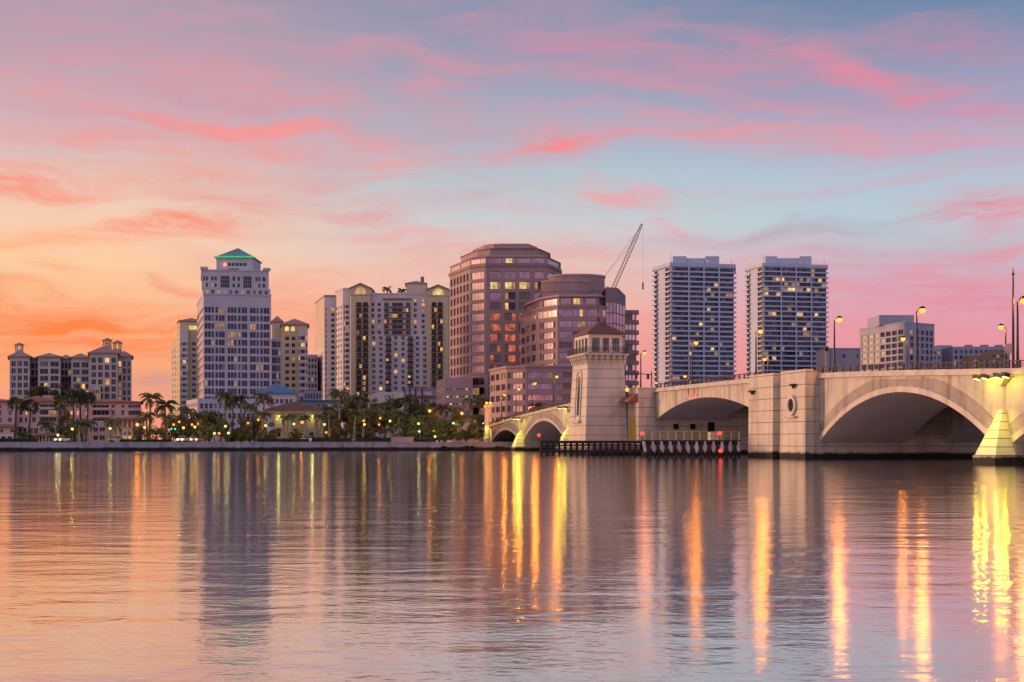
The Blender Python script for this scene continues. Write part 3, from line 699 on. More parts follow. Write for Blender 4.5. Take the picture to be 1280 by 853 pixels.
street_lamp(1038,1,'unlit dark lamp on the far railing at the edge of the second twin tower', on=False)
# lamp above the canopy, mast, signs, signals
def post_thing(nm, label, cat, base, parts, group=None):
    t = thing(nm, label, cat, base, group)
    for pn, m, fn in parts:
        p = MB(lambda a, b_, z: (base[0]+a, base[1]+b_, base[2]+z)); fn(p); p.build(pn, m, t)
    return t
b0 = Lb(90.5,-3.8,10.1)
post_thing('wall_lantern', 'bright orange lantern over the tiled canopy beside the tender tower', 'lamp', b0,
    [('bracket','dark_metal',lambda p: p.box(-.08,.08,-.08,.08,-.6,.5)), ('lamp_globe','sodium_lamp',lambda p: p.ball((0,0,.75),.34))])
b0 = Lb(196.6,.4,zc(196.6)+.5)
post_thing('mast', 'tall thin dark mast on the bridge above the floodlit pier', 'mast', b0,
    [('pole','dark_metal',lambda p: p.lathe([(.16,0),(.13,4),(.07,9.2),(.03,9.9)],n=8)), ('finial','iron',lambda p: p.ball((0,0,9.3),.14))])
b0 = Lb(195.6,.6,zc(195.6)+.4)
post_thing('road_sign', 'grey square road sign seen from behind on the bridge railing', 'sign', b0,
    [('post','iron',lambda p: p.box(-.04,.04,-.04,.04,0,2.6)), ('sign_plate','sign_grey',lambda p: p.box(-.42,.42,-.08,-.05,1.7,2.65))])
b0 = Lb(35,20,zc(35)+.4)
t = thing('signal_gantry', 'dark traffic signal arm on the bridge beside the tender tower', 'traffic signal', b0)
p = MB(Lb); z0 = zc(35)+.4
p.tube((35,20,z0),(35,20,z0+7.6),.16,.12,8); p.build('pole','dark_metal',t)
p = MB(Lb); p.tube((35,20,z0+6.9),(35,13.4,z0+7.2),.1,.07,6); p.build('arm','dark_metal',t)
for w_ in (19.2,16.6,14.0):
    p = MB(Lb); p.box(34.8,35.2,w_-.25,w_+.25,z0+5.9,z0+7.0); p.build('signal_head','iron',t)
b0 = Lb(-20,.8,zc(-20)+.4)
post_thing('traffic_light', 'green traffic light at the shore end of the bridge beside the column', 'traffic signal', b0,
    [('post','dark_metal',lambda p: p.box(-.06,.06,-.06,.06,0,1.2)), ('signal_head','iron',lambda p: p.box(-.3,.3,-.2,.2,.2,1.5)), ('signal_lens','green_lamp',lambda p: p.ball((0,-.2,.75),.42))])
# end column
b0 = (-5.9,360,GZ)
t = thing('light_column', 'tall octagonal stone column with lamps on top at the shore end of the bridge', 'column', b0)
def at0(p, b0): p.T = lambda a, b_, z: (b0[0]+a, b0[1]+b_, b0[2]+z); return p
p = at0(MB(), b0); p.lathe([(1.25,0),(1.25,1.0),(.98,1.3),(.92,8.4),(1.0,8.5)], n=8); p.build('shaft','bridge_stucco',t)
p = at0(MB(), b0); p.lathe([(1.0,8.5),(1.15,8.6),(1.15,9.1),(.95,9.3)], n=8); p.build('capital','bridge_trim',t)
for a in (-.45,.45):
    p = at0(MB(), b0); p.ball((a,-.4,9.75),.36); p.build('lamp_globe','sodium_lamp' ,t).visible_shadow = False
    glow(t, (b0[0]+a,b0[1]-.4,b0[2]+9.75), 2200, SODIUM, .3)
for a, e, c in ((-1.7,900,(1,.8,.2)),(1.7,900,(1,.8,.2))):
    ld = bpy.data.lights.new('flood','SPOT'); ld.energy = e; ld.color = c; ld.spot_size = R(100); ld.spot_blend = .8
    lo = bpy.data.objects.new('flood_beam', ld); C.objects.link(lo); lo.parent = t; lo.location = (a,-2.2,4.6); lo.rotation_euler = (Vector((0,0,.4))-Vector((a,-2.2,4.6))).to_track_quat('-Z','Y').to_euler()
    p = at0(MB(), b0); p.ball((a*.75,-1.1,4.7),.16); p.build('floodlight','flood_lens',t)
p = MB(); p.hexa([(-14.5,352,0),(-8.5,352,0),(-8.5,362,0),(-14.5,362,0)], [(-13.2,352,6.4),(-8.5,352,6.9),(-8.5,362,6.9),(-13.2,362,6.4)])
o = p.build('retaining_wall','bridge_block'); tag(o,'pale stone retaining wall stepping up beside the bridge column','wall')

# ------------------------------------------------------------------ bridge tender tower
t = thing('tender_tower', 'pale battered bridge tender tower with glazed lookout and red tiled hip roof', 'tower', Lb(83.4,-6.7,0))
def LT(mb_): return mb_
p = MB(Lb); p.box(76,94.5,-11.4,-3.02,-2,1.6); p.build('footing','bridge_block',t)
p = MB(Lb); p.hexa([(78.1,-10.6,1.6),(88.6,-10.6,1.6),(88.6,-3.05,1.6),(78.1,-3.05,1.6)], [(78.9,-9.95,15.2),(87.9,-9.95,15.2),(87.9,-3.45,15.2),(78.9,-3.45,15.2)]); sh = p.build('shaft','tower_stucco',t)
# tall arched niche with its window on the water face
def archpoly(hw, z0, z1, n=8): return [(-hw,z0),(hw,z0)]+[(hw*math.cos(math.pi*i/n), z1-hw+hw*math.sin(math.pi*i/n)) for i in range(n+1)]
def face_w(z): return -10.6+(z-1.6)/13.6*.65
p = MB(Lb); out, inn = archpoly(1.75,5.6,14.6), archpoly(1.35,6.2,14.2); n = len(out)
for i in range(n):
    j = (i+1) % n
    f = lambda q, k: (83.4+q[0], face_w(q[1])-k, q[1])
    p.hexa([f(out[i],-.1),f(out[j],-.1),f(inn[j],-.1),f(inn[i],-.1)], [f(out[i],.18),f(out[j],.18),f(inn[j],.18),f(inn[i],.18)])
p.box(81.2,85.6,-11.0,-10.2,5.3,5.75); nf = p.build('niche_frame','bridge_trim',sh)
p = MB(Lb); p.add([(83.4+q[0], face_w(q[1])-.03, q[1]) for q in inn], [tuple(range(n))]); p.build('niche_back','tower_stucco',sh)
p = MB(Lb); w2 = archpoly(.7,6.6,13.4); p.add([(83.4+q[0], face_w(q[1])-.05, q[1]) for q in w2], [tuple(range(len(w2)))])
for z in (7.8,9.0,10.2,11.4,12.4): p.box(82.7,84.1,face_w(z)-.09,face_w(z)-.05,z,z+.08,1)
p.box(83.36,83.44,face_w(9.5)-.13,face_w(9.5)-.1,6.7,13.3,1); p.build('window',['glass_teal','iron'],t)
p = MB(Lb)
for i in range(9):
    s = 79.1+i*1.08; p.hexa([(s-.2,-10.0,15.2),(s+.2,-10.0,15.2),(s+.2,-9.6,15.2),(s-.2,-9.6,15.2)], [(s-.2,-10.6,16.75),(s+.2,-10.6,16.75),(s+.2,-9.6,16.75),(s-.2,-9.6,16.75)])
for i in range(7):
    w_ = -9.7+i*1.05; p.hexa([(87.5,w_-.2,15.2),(87.95,w_-.2,15.2),(87.95,w_+.2,15.2),(87.5,w_+.2,15.2)], [(87.5,w_-.2,16.75),(88.5,w_-.2,16.75),(88.5,w_+.2,16.75),(87.5,w_+.2,16.75)])
p.box(78.9,87.9,-9.95,-3.45,15.202,16.75); p.build('corbel','tower_stucco',t)
p = MB(Lb); p.box(78.0,88.7,-10.8,-2.85,16.752,17.05); p.build('balcony_slab','bridge_trim',t)
p = MB(Lb); A4 = [(78.1,-10.7),(88.6,-10.7),(88.6,-2.95),(78.1,-2.95)]
for (a, b_), (c, d) in zip(A4, A4[1:]+A4[:1]):
    for z in (17.15,17.75,18.1): p.tube((a,b_,z),(c,d,z),.035,n=4)
    L_ = math.hypot(c-a, d-b_); k = int(L_/.32)
    for i in range(k): u = i/k; p.box(a+(c-a)*u-.022,a+(c-a)*u+.022,b_+(d-b_)*u-.022,b_+(d-b_)*u+.022,17.05,18.1)
p.build('balcony_railing','iron',t)
s0, s1, w0, w1 = 79.2,87.6,-9.7,-3.7
p = MB(Lb); p.box(s0+.3,s1-.3,w0+.3,w1-.3,17.05,20.3); p.box(s0,s1,w0,w1,17.05,17.35); p.box(s0,s1,w0,w1,19.75,20.32)
for s in [s0,s0+1.9,s0+3.75,s0+5.6,s1-.55]: p.box(s,s+.55,w0-.02,w0+.28,17.35,19.75)
for w_ in [w0,w0+1.95,w0+3.6,w1-.55]: p.box(s1-.28,s1+.02,w_,w_+.55,17.35,19.75)
p.box(s0,s1,w1-.28,w1,17.35,19.75); p.box(s0,s0+.28,w0,w1,17.35,19.75); p.build('lookout_wall','lantern_stucco',t)
def lw(a, b_, face):
    p = MB(Lb)
    if face == 's': p.box(a,b_,w0+.2,w0+.26,17.4,19.7); p.box(a,b_,w0+.16,w0+.2,18.95,19.03,1); p.box((a+b_)/2-.03,(a+b_)/2+.03,w0+.16,w0+.2,17.4,19.7,1)
    else: p.box(s1-.26,s1-.2,a,b_,17.4,19.7); p.box(s1-.2,s1-.16,a,b_,18.95,19.03,1); p.box(s1-.2,s1-.16,(a+b_)/2-.03,(a+b_)/2+.03,17.4,19.7,1)
    p.build('window',['glass_teal','dark_metal'],t)
for a, b_ in [(s0+.56,s0+1.89),(s0+2.46,s0+3.74),(s0+4.31,s0+5.59),(s0+6.16,s1-.56)]: lw(a,b_,'s')
for a, b_ in [(w0+.56,w0+1.94),(w0+2.51,w0+3.59),(w0+4.16,w1-.56)]: lw(a,b_,'w')
p = MB(Lb); p.hip(s0,s1,w0,w1,20.33,22.8,.42,thick=.2); rf = p.build('roof','tile_dark',t)
p = MB(Lb); p.ball((83.4,-6.7,23.2),.4); p.tube((83.4,-6.7,23.3),(83.4,-6.7,26.2),.05,n=6); p.tube((83.4,-6.7,24.0),(84.6,-7.4,25.6),.06,n=5); p.tube((83.4,-6.7,24.0),(82.4,-6.2,25.4),.06,n=5); p.tube((83.4,-6.7,23.4),(83.4,-6.7,24.4),.18,.08,n=6); p.build('weathervane','rust_red',rf)

# ------------------------------------------------------------------ timber fenders
def beacon(label, c, group='red channel lights'):
    return post_thing('channel_light', label, 'light', c, [('lamp_post','iron',lambda p: p.box(-.05,.05,-.05,.05,-.5,.45)),('lamp_globe','red_lamp',lambda p: p.ball((0,0,.55),.26))], group)
t = thing('timber_fender', 'dark open timber fender of piles and rails below the tender tower', 'fender', Lb(97,-12,0))
for k, (sd_, wa, wb) in enumerate([(97,-20.6,-2.2)]):
    for z0, z1 in [(.35,.85),(1.0,1.2),(1.4,1.62),(1.85,2.3)]:
        p = MB(Lb); p.box(sd_,sd_+.3,wa,wb,z0,z1); p.build('rail','timber_dark',t)
    w_ = wa+.15
    while w_ < wb:
        p = MB(Lb); p.tube((sd_-.25,w_,-2),(sd_-.25,w_,2.25),.22,n=7); p.build('pile','timber_dark',t); w_ += 1.0
p = MB(Lb)
for z0, z1 in [(.35,.8),(1.2,1.5),(1.9,2.2)]: p.hexa([(97,-20.6,z0),(97.3,-20.6,z0),(81.3,-13.4,z0),(81,-13.4,z0)], [(97,-20.6,z1),(97.3,-20.6,z1),(81.3,-13.4,z1),(81,-13.4,z1)])
p.build('return_rail','timber_dark',t)
t = thing('pile_fender', 'pale battered pile fender with yellow handrail in front of the drawbridge pier', 'fender', Lb(135,-8,0))
wa, wb = -16.3,-2.2
for z0, z1 in [(.25,.75),(1.75,2.2)]:
    p = MB(Lb); p.box(134.5,134.9,wa,wb,z0,z1); p.build('rail','timber_dark',t)
p = MB(Lb); p.box(132.6,135.3,wa,wb,2.21,2.36); dk = p.build('walkway','timber_dark',t)
w_ = wa+.25; i = 0
while w_ < wb:
    lean = .75 if w_ < -9 else .08
    p = MB(Lb); p.tube((135.3,w_+lean*.6,-2),(135.1,w_-lean*.25,2.2),.21,n=7); p.build('pile','timber_grey' if i % 2 == 0 else 'timber_dark',t); w_ += .62; i += 1
p = MB(Lb)
for z in (2.95,3.5): p.box(135.15,135.21,wa,wb,z,z+.07)
w_ = wa+.1
while w_ < wb: p.box(135.13,135.23,w_-.05,w_+.05,2.36,3.55); w_ += 1.15
p.build('handrail','yellow_rail',t)
p = MB(Lb); p.box(134.2,135.1,-6.6,-4.9,2.37,3.45); o = p.build('control_cabinet','cream_pale'); tag(o,'pale equipment cabinet on the fender walkway behind the yellow handrail','cabinet')
beacon('red channel light at the outer end of the pale fender', Lb(135.2,-16.5,2.7))
beacon('red channel light over the yellow handrail near the drawbridge pier', Lb(135.35,-5.3,2.75))
beacon('red channel light low at the water on the pale fender', Lb(135.75,-5.4,.35))
beacon('red channel light at the outer end of the dark fender', Lb(97,-20.9,2.6))
# ------------------------------------------------------------------ buildings
def colpx(A, B, spans, y_ref=None):
    """Window columns given as photo columns, turned into metres along the wall A-B."""
    out = []
    for a, b_ in spans:
        us = []
        for px in (a, b_):
            k = (px-640)/F; dx, dy = B[0]-A[0], B[1]-A[1]
            u = (k*A[1]-A[0])/(dx-k*dy); us.append(u*math.hypot(dx, dy))
        out.append((us[0], us[1]))
    return out
def box_part(b, name, m, x0, x1, y0, y1, z0, z1, label=None):
    p = MB(); p.box(x0, x1, y0, y1, z0, z1); return p.build(name, m, b.root, label)
def cap(b, poly, z, m, thick=.6, over=.3, name='parapet'):
    cx = sum(p[0] for p in poly)/len(poly); cy = sum(p[1] for p in poly)/len(poly)
    pp = []
    for x, y in poly:
        d = math.hypot(x-cx, y-cy); pp.append((x+(x-cx)/d*over, y+(y-cy)/d*over))
    p = MB(); p.prism(pp, z, z+thick); return p.build(name, m, b.root)
def hip_roof(b, x0, x1, y0, y1, z0, z1, m='tile_roof', over=.6, name='roof'):
    k = x1/y0*1.03 if x1 < 0 else 0.0; p = MB(lambda x, y, z: (x+k*(y-y0), y, z)); p.hip(x0, x1, y0, y1, z0, z1, over); return p.build(name, m, b.root)
def block(b, m, A, B, deep, z0, z1, cols=(), rows=(), sides=True, **k):
    """Rectangular volume behind the front wall A-B."""
    d = Vector((B[0]-A[0], B[1]-A[1])).normalized(); n = Vector((-d.y, d.x))
    if B[0] < 0: n = Vector((B[0]*1.03, B[1])).normalized()      # these walls run back along the street grid
    D_ = (A[0]+n.x*deep, A[1]+n.y*deep); E_ = (B[0]+n.x*deep, B[1]+n.y*deep)
    b.facade(m, A, B, z0, z1, list(cols), list(rows), **k)
    if sides: b.plain(m, D_, A, z0, z1); b.plain(m, B, E_, z0, z1)
    b.plain(m, E_, D_, z0, z1)
    b.wall(m).add([(A[0],A[1],z1),(B[0],B[1],z1),(E_[0],E_[1],z1),(D_[0],D_[1],z1)], [(0,1,2,3)])
    return [A, B, E_, D_]
WARM = ('lit_warm','lit_amber','lit_yellow','lit_dim','lit_dim')

# --- long grey condominium with red hip roofs and cupolas (far, low side of the city)
Y = 620; b = Building('condominium', 'wide grey condominium with red hip roofs and small lit cupolas behind the pink waterfront flats', (X(88,Y), Y, GZ))
def sec(px0, px1, Yf, ytop, cols, m='grey_stucco', roof=None, low=None, seed=0, depth=22, w_=None, g='glass_dark', prob=.08, rowh=2.3):
    A, B = P(px0, Yf), P(px1, Yf); zt = Z(ytop, Yf); Ln = dist(A, B); n = int((zt-8)/3.05)
    cw = w_ or Ln/cols*.66
    rows = [(zt-2.9-3.05*i-rowh/2, zt-2.9-3.05*i+rowh/2) for i in range(n)]
    cc = even(cols, Ln, cw, .3)
    f = lits(prob, WARM, seed)
    if low:
        zl = Z(low[0], Yf)
        up = [r_ for r_ in rows if r_[0] > zl]; lo = [r_ for r_ in rows if r_[1] < zl]
        block(b, m, A, B, depth, zl, zt, cc, up, pick=f, g=g, nv=2)
        block(b, low[1], A, B, depth, GZ, zl-.01, cc, lo, pick=f, g=g, nv=2)
    else: block(b, m, A, B, depth, GZ, zt, cc, rows, pick=f, g=g, nv=2)
    if roof: hip_roof(b, A[0], B[0], Yf, Yf+depth, zt, Z(roof, Yf), 'tile_pale', .9)
    return A, B, zt
sec(12,37,617,446.5,3,roof=437.5,seed=1)
sec(26,50,626,449,4,low=(471,'brick_panel'),seed=2,roof=445)
sec(47.5,75.5,616,447,2,roof=440.5,seed=3,w_=3.6,prob=.13)
sec(75,90,626,449,3,low=(471,'brick_panel'),seed=4,roof=443)
sec(89,112.5,617,448,2,roof=441,seed=5,w_=2.9,prob=.14)
sec(112,147,608,442,4,roof=431.5,seed=6,w_=1.9,prob=.1)
sec(146,164.5,614,446.5,3,roof=438,seed=7,w_=1.2,prob=.1)
def cupola(px, ybase, ytop, Yc, litm):
    x = X(px, Yc); z0, z1 = Z(ybase, Yc), Z(ytop, Yc); h = z1-z0
    p = MB(); p.lathe([(1.9,-1.5),(1.9,0),(1.7,.2)], (x,Yc,z0), 8); c = p.build('cupola', 'beige_stucco', b.root)
    for i in range(6):
        a = 2*math.pi*i/6+.3; p = MB(); p.box(x+1.5*math.cos(a)-.22, x+1.5*math.cos(a)+.22, Yc+1.5*math.sin(a)-.22, Yc+1.5*math.sin(a)+.22, z0+.2, z0+h*.66); p.build('cupola_post', 'beige_stucco', c)
    if litm: p = MB(); p.lathe([(.85,0),(.85,h*.6)], (x,Yc,z0+.2), 8); p.build('lantern', litm, c)
    p = MB(); p.lathe([(2.4,h*.66),(2.35,h*.72),(.1,h)], (x,Yc,z0), 8); p.build('cupola_roof', 'tile_pale', c)
cupola(24,438,428.5,628,None); cupola(134,433,422.5,619,'lit_dim'); cupola(146.8,437,425.5,622,'lit_amber')
A, B = P(115,603), P(126,603)
block(b, 'cream_pale', A, B, 4, GZ, Z(484,603), colpx(A,B,[(116.3,118.3),(119.4,121.4),(122.5,124.5)]), [(Z(492,603),Z(487.5,603))], nv=1, pick=lambda i,j,n,m: 'glass_dark')
b.finish()

# --- pink waterfront flats
def flats(name, label): return Building(name, label, (0,0,0), 'pink waterfront flats')
Yf = 352
b = Building('apartment_house', 'pink flats at the end of the promenade with red tile roof and lower tiled porch', (X(5,Yf), Yf, GZ), 'pink waterfront flats')
A, B = P(-32,Yf), P(19.5,Yf); rows = [(Z(528,Yf),Z(522,Yf)),(Z(519.4,Yf),Z(513,Yf)),(Z(510.5,Yf),Z(506.7,Yf))]
block(b,'pink_stucco',A,B,14,GZ,Z(503,Yf),colpx(A,B,[(-24,-19.5),(-12,-7.5),(-2.5,1.8),(10,14.6)]),rows,nv=2,nh=2,pick=lits(.05,WARM,11))
hip_roof(b,A[0],B[0],Yf,Yf+14,Z(503,Yf),Z(497.5,Yf))
A, B = P(-32,345), P(18.5,345)
block(b,'pink_stucco',A,B,6.5,GZ,Z(535,345),colpx(A,B,[(-22,-17),(-8,-3),(0,4),(12.8,17)]),[(Z(541,345),Z(536.5,345))],nv=2)
p = MB(); p.hip(A[0],B[0],345,351.5,Z(535,345),Z(530,345),.7); p.build('porch_roof','tile_roof',b.root)
for i in range(6):
    x = X(-22+i*7.6,341); p = MB(); p.box(x-.18,x+.18,340.8,341.2,GZ,Z(545.5,341)); p.build('porch_column','white_paint',b.root)
box_part(b,'porch_beam','white_paint',X(-24,341),X(18,341),340.7,345,Z(545.5,341),Z(544,341))
b.finish()
b = Building('apartment_house', 'pink flats with stacked balconies and a low tiled arcade behind two tall fan palms', (X(46,Yf), Yf, GZ), 'pink waterfront flats')
A, B = P(20.5,354), P(71.5,354); rw = [(Z(528,Yf),Z(521.5,Yf)),(Z(518.5,Yf),Z(512.5,Yf)),(Z(509,Yf),Z(505,Yf))]
block(b,'pink_stucco',A,B,15,GZ,Z(503,354),colpx(A,B,[(24,28),(31,34),(40,44.5),(49.5,70)]),rw,nv=2,nh=1,depth=.7,pick=lits(.04,WARM,12))
hip_roof(b,A[0],B[0],354,369,Z(503,354),Z(494,354))
for y in (519.5,510.2): box_part(b,'balcony','pink_stucco',X(48.5,352.5),X(71,352.5),352.4,353.98,Z(y+1.6,353),Z(y-.9,353))
A, B = P(21,349), P(71,349)
block(b,'pink_stucco',A,B,4.9,GZ,Z(531.5,349),colpx(A,B,[(23.5,27),(28.5,33),(36,41),(42.5,47.5),(58,69)]),[(Z(542.5,349),Z(535,349))],nv=2,pick=lits(.1,('lit_dim',),13))
p = MB(); p.hip(X(34.5,344),X(72,344),343.5,348.9,Z(546,344),Z(542,344),.5); p.build('arcade_roof','tile_roof',b.root)
for i in range(9): x = X(36+i*4.3,344); p = MB(); p.box(x-.16,x+.16,343.8,344.2,GZ,Z(546,344)); p.build('arcade_column','white_paint',b.root)
b.wins.append(((X(52,348.6),348.7,GZ+.2),0,5.5,1.7,'glass_dark','frame_white',5,1,None,1))
box_part(b,'chimney','pink_stucco',X(55,362),X(65,362),361,363,Z(500,362),Z(494.5,362))
b.finish()
Yf = 372
b = Building('apartment_house', 'recessed pink courtyard wing with small arches and an amber stairwell light', (X(82,Yf), Yf, GZ), 'pink waterfront flats')
A, B = P(71,Yf), P(92,Yf)
block(b,'pink_stucco',A,B,10,GZ,Z(504,Yf),colpx(A,B,[(74,77),(79,81.5),(83,85.5),(87.5,90.5)]),[(Z(545,Yf),Z(539,Yf)),(Z(529,Yf),Z(522,Yf)),(Z(519,Yf),Z(513.5,Yf)),(Z(509,Yf),Z(505.8,Yf))],nv=2,
      pick=lambda i,j,n,m: 'lit_amber' if (i==3 and j in (1,2)) else None)
hip_roof(b,A[0],B[0],Yf,Yf+10,Z(504,Yf),Z(500,Yf)); b.finish()
Yf = 354
b = Building('apartment_house', 'broad pink flats with screened corner loggia and warm-lit ground arcade', (X(133,Yf), Yf, GZ), 'pink waterfront flats')
A, B = P(90.5,Yf), P(176.5,Yf); rw = [(Z(531,Yf),Z(523.5,Yf)),(Z(519.3,Yf),Z(513,Yf)),(Z(510,Yf),Z(506.3,Yf))]
block(b,'pink_stucco',A,B,15,GZ,Z(504,Yf),colpx(A,B,[(95,98.5),(105.7,110),(115,136),(139,143.3),(151.5,155.3),(160.3,175.4)]),rw,nv=4,nh=1,depth=.7,pick=lits(.03,WARM,15))
hip_roof(b,A[0],B[0],Yf,Yf+15,Z(504,Yf),Z(498.5,Yf))
for y in (520.5,511.3): box_part(b,'balcony','pink_stucco',X(114,352.5),X(137,352.5),352.3,353.98,Z(y+1.2,353),Z(y-1,353))
box_part(b,'loggia_slab','pink_stucco',X(159.6,353),X(176.2,353),353,353.99,Z(513.4,353),Z(511.8,353))
A, B = P(106,349), P(178,349)
block(b,'pink_stucco',A,B,4.9,GZ,Z(526,349),colpx(A,B,[(116.5,122),(124,131),(147,151),(153,158),(160,165),(167,172)]),[(Z(550.5,349),Z(544.5,349)),(Z(540,349),Z(534.5,349))],nv=2,nh=1,
      pick=lambda i,j,n,m: ('lit_amber' if j==0 and i>=2 else 'lit_dim' if j==1 and i>2 else None))
p = MB(); p.hip(X(146,346),X(178,346),345,348.9,Z(526,346),Z(521.5,346),.5); p.build('porch_roof','tile_roof',b.root)
for i in range(6): x = X(148+i*5.6,346); p = MB(); p.box(x-.14,x+.14,345.8,346.1,GZ,Z(526,346)); p.build('porch_column','white_paint',b.root)
for y in (536,): box_part(b,'porch_balcony','pink_stucco',X(146,346),X(178,346),345.5,348.98,Z(y,346),Z(y-1.6,346))
b.finish()

# --- cream tower behind the pale office tower, low side
Y = 660
b = Building('condo_tower', 'slim cream condominium tower with stepped side, half behind the pale office tower', (X(232,Y), Y, GZ))
A, B = (X(214,700),700), (X(221,682),682)
block(b,'cream_pale',A,B,8,GZ,Z(426,690),even(2,dist(A,B),2.2,1.5),floors(8,14,2.75,.6,1.5),nv=1,pick=lits(.05,WARM,21))
A0, A1 = (X(220.4,685),685), (X(224.8,662),662)
b.facade('cream_stucco',A0,A1,GZ,Z(402,662),even(3,dist(A0,A1),1.6,2),floors(8,19,2.68,.6,1.4),nv=1,pick=lits(.05,WARM,22))
A2 = (X(250,662),662)
rows = [(Z(428+7.3*i+3.9,662),Z(428+7.3*i,662)) for i in range(12)]
block(b,'cream_stucco',A1,A2,22,GZ,Z(402,662),colpx(A1,A2,[(239.8,245)]),rows,nv=2,pick=lits(.08,WARM,23),sides=False)
A, B = P(225,658.5), P(235.2,658.5)
block(b,'white_stucco',A,B,3.4,GZ,Z(409,658.5),colpx(A,B,[(226,227.2),(228,232.5),(233.4,234.6)]),[(r0-.3,r1-.3) for r0,r1 in rows],nv=2,pick=lits(.1,WARM,24))
hip_roof(b,A1[0],A2[0]+1,662,684,Z(402,662),Z(396.5,662),'tile_pale',.8)
box_part(b,'lit_loggia','lit_yellow',X(236,661),X(250,661),661.6,661.98,Z(412,661),Z(407.5,661),'loggia glowing yellow under the roof')
b.finish()

# --- pale lavender office tower with green pyramid
b = Building('office_tower', 'tall pale lavender office tower with green-lit pyramid roof and gridded windows', (X(296,570), 575, GZ))
A, B = (X(254.5,560),560), (X(338.8,566),566); A0 = (X(246.3,604),604); Ln = dist(A,B)
uz = lambda x: (x-105)/625*Ln
CO = [(118,140),(147,170),(180,199),(216,236),(248,270),(275,298),(328,350),(358,380),(388,407),(425,444),(458,480),(485,506),(535,557),(563,585),(597,613),(631,651),(662,685),(690,712)]
cols = [(uz(a)-.06,uz(c)+.06) for a,c in CO]
zr = lambda y: Z(y,562)
rows = [(zr(391.3+10.17*i),zr(384.2+10.17*i)) for i in range(12)]
LITE = {(4,0),(5,0),(4,2),(5,2),(6,3),(7,3),(8,3),(9,3),(2,4),(6,4),(7,4),(8,6),(14,7),(15,7),(0,9),(8,9),(12,2),(13,2),(3,2)}
pk = lambda i,j,n,m: 'lit_dim' if (i,m-1-j) in LITE else None
zs = zr(369)
b.facade('lavender_stone',A,B,GZ,zs,cols,rows,g='glass_blue',nv=1,nh=1,frame='frame_dark',pick=pk,depth=.3)
top = [(uz(a),uz(c)) for a,c in [(118,140),(147,168),(195,215),(246,298),(325,378),(402,425),(455,505),(535,585),(615,637),(662,685),(690,710)]]
for m_,z0,z1,inset in (('lavender_stone',zs,zr(360),.8),): pass
b.facade('lavender_stone',A0,A,GZ,zs,[(1.5,dist(A0,A)-1.2)],rows,g='glass_rose',nv=6,depth=.5)
E_, D_ = (B[0]-12,B[1]+44), (A0[0]-1,A0[1]+5)
b.plain('lavender_stone',B,E_,GZ,zs); b.plain('lavender_stone',E_,D_,GZ,zs)
poly = [A,B,E_,D_,A0]; cap(b,poly,zs,'lavender_stone',.5,.35,'cornice')
# row of larger windows just below the cornice is part of the grid above; terrace storey and crown
A2, B2 = (X(253.2,563),563), (X(338,568),568); zt2 = zr(359.5)
rows2 = [(zr(367.5),zr(361.8))]
block(b,'lavender_stone',A2,B2,36,zs+.5,zt2,[(u0,u1) for u0,u1 in even(11,dist(A2,B2),1.35,.5)],rows2,nv=2,g='glass_blue',pick=lits(.15,('lit_dim','glass_teal'),31))
A3, B3 = (X(252,566),566), (X(336,570),570); z3 = zr(337); Z3b = zt2
L3 = dist(A3,B3); u3 = lambda x: (x-95)/620*L3
b_rows = [(zr(357.5),zr(352.5)),(zr(349.3),zr(344))]
block(b,'lavender_stone',A3,B3,32,Z3b,z3,[(u3(a),u3(c)) for a,c in [(108,128),(134,154),(182,205),(212,236),(378,404),(424,448),(590,612),(617,636),(655,684)]],b_rows,nv=1,g='glass_blue',pick=lits(.1,('lit_dim',),32))
for a,c in ((268,352),(478,556)):
    b.wins.append(((X(0,1)*0+A3[0]+(B3[0]-A3[0])*(u3((a+c)/2)/L3),566.0+4*(u3((a+c)/2)/L3)-.09,zr(358)),math.atan2(B3[1]-A3[1],B3[0]-A3[0]),u3(c)-u3(a),zr(343)-zr(358),'glass_dark','lavender_stone',4,3,None,99))
cap(b,[A3,B3,(B3[0]-8,602),(A3[0]-8,602)],z3,'lavender_stone',.5,.3)
for k in (0,1): # corner turrets of the crown
    x = A3[0]+.9 if k==0 else B3[0]-.9; p = MB(); p.box(x-1.3,x+1.3,565.2+k*4,568+k*4,z3+.5,z3+1.5); p.build('turret','lavender_stone',b.root)
xa, xb = X(270.5,572), X(316,572); zp = Z(322.5,572)
p = MB(); p.box(xa,xb,572,590,z3+.2,zp); ph = p.build('penthouse','lavender_stone',b.root)
for i in range(5):
    x = xa+4.6+i*1.55; p = MB(); p.box(x,x+1.15,571.9,571.99,Z(332.5,572),Z(329,572)); p.build('sign_lettering','frame_dark',ph)
p = MB(); p.ball((xa+3.4,571.9,Z(331,572)),.62); p.build('sign_emblem','red_beacon',ph)
p = MB(); p.box(xa+4.6,xa+9,571.9,571.99,Z(337.2,572),Z(336.2,572)); p.build('sign_lettering','frame_dark',ph)
p = MB(); p.hip(xa,xb,572,590,zp,Z(311,581),.6,thick=.3); rf = p.build('roof','copper_roof',b.root)
p = MB(); p.box(xa-.9,xb+.9,571.1,571.35,zp+.0,zp+.5); p.box(xa-.95,xa-.7,571.35,590.6,zp+.0,zp+.5); p.build('green_light_strip','green_neon',rf)
for i in range(6):
    ld = bpy.data.lights.new('green_glow','POINT'); ld.energy = 60; ld.color = (.05,1,.35); ld.shadow_soft_size = .3
    lo = bpy.data.objects.new('green_glow',ld); C.objects.link(lo); lo.parent = b.root; lo.location = Vector((xa+(xb-xa)*(i+.5)/6,570.6,zp+1.1))-Vector(b.loc)
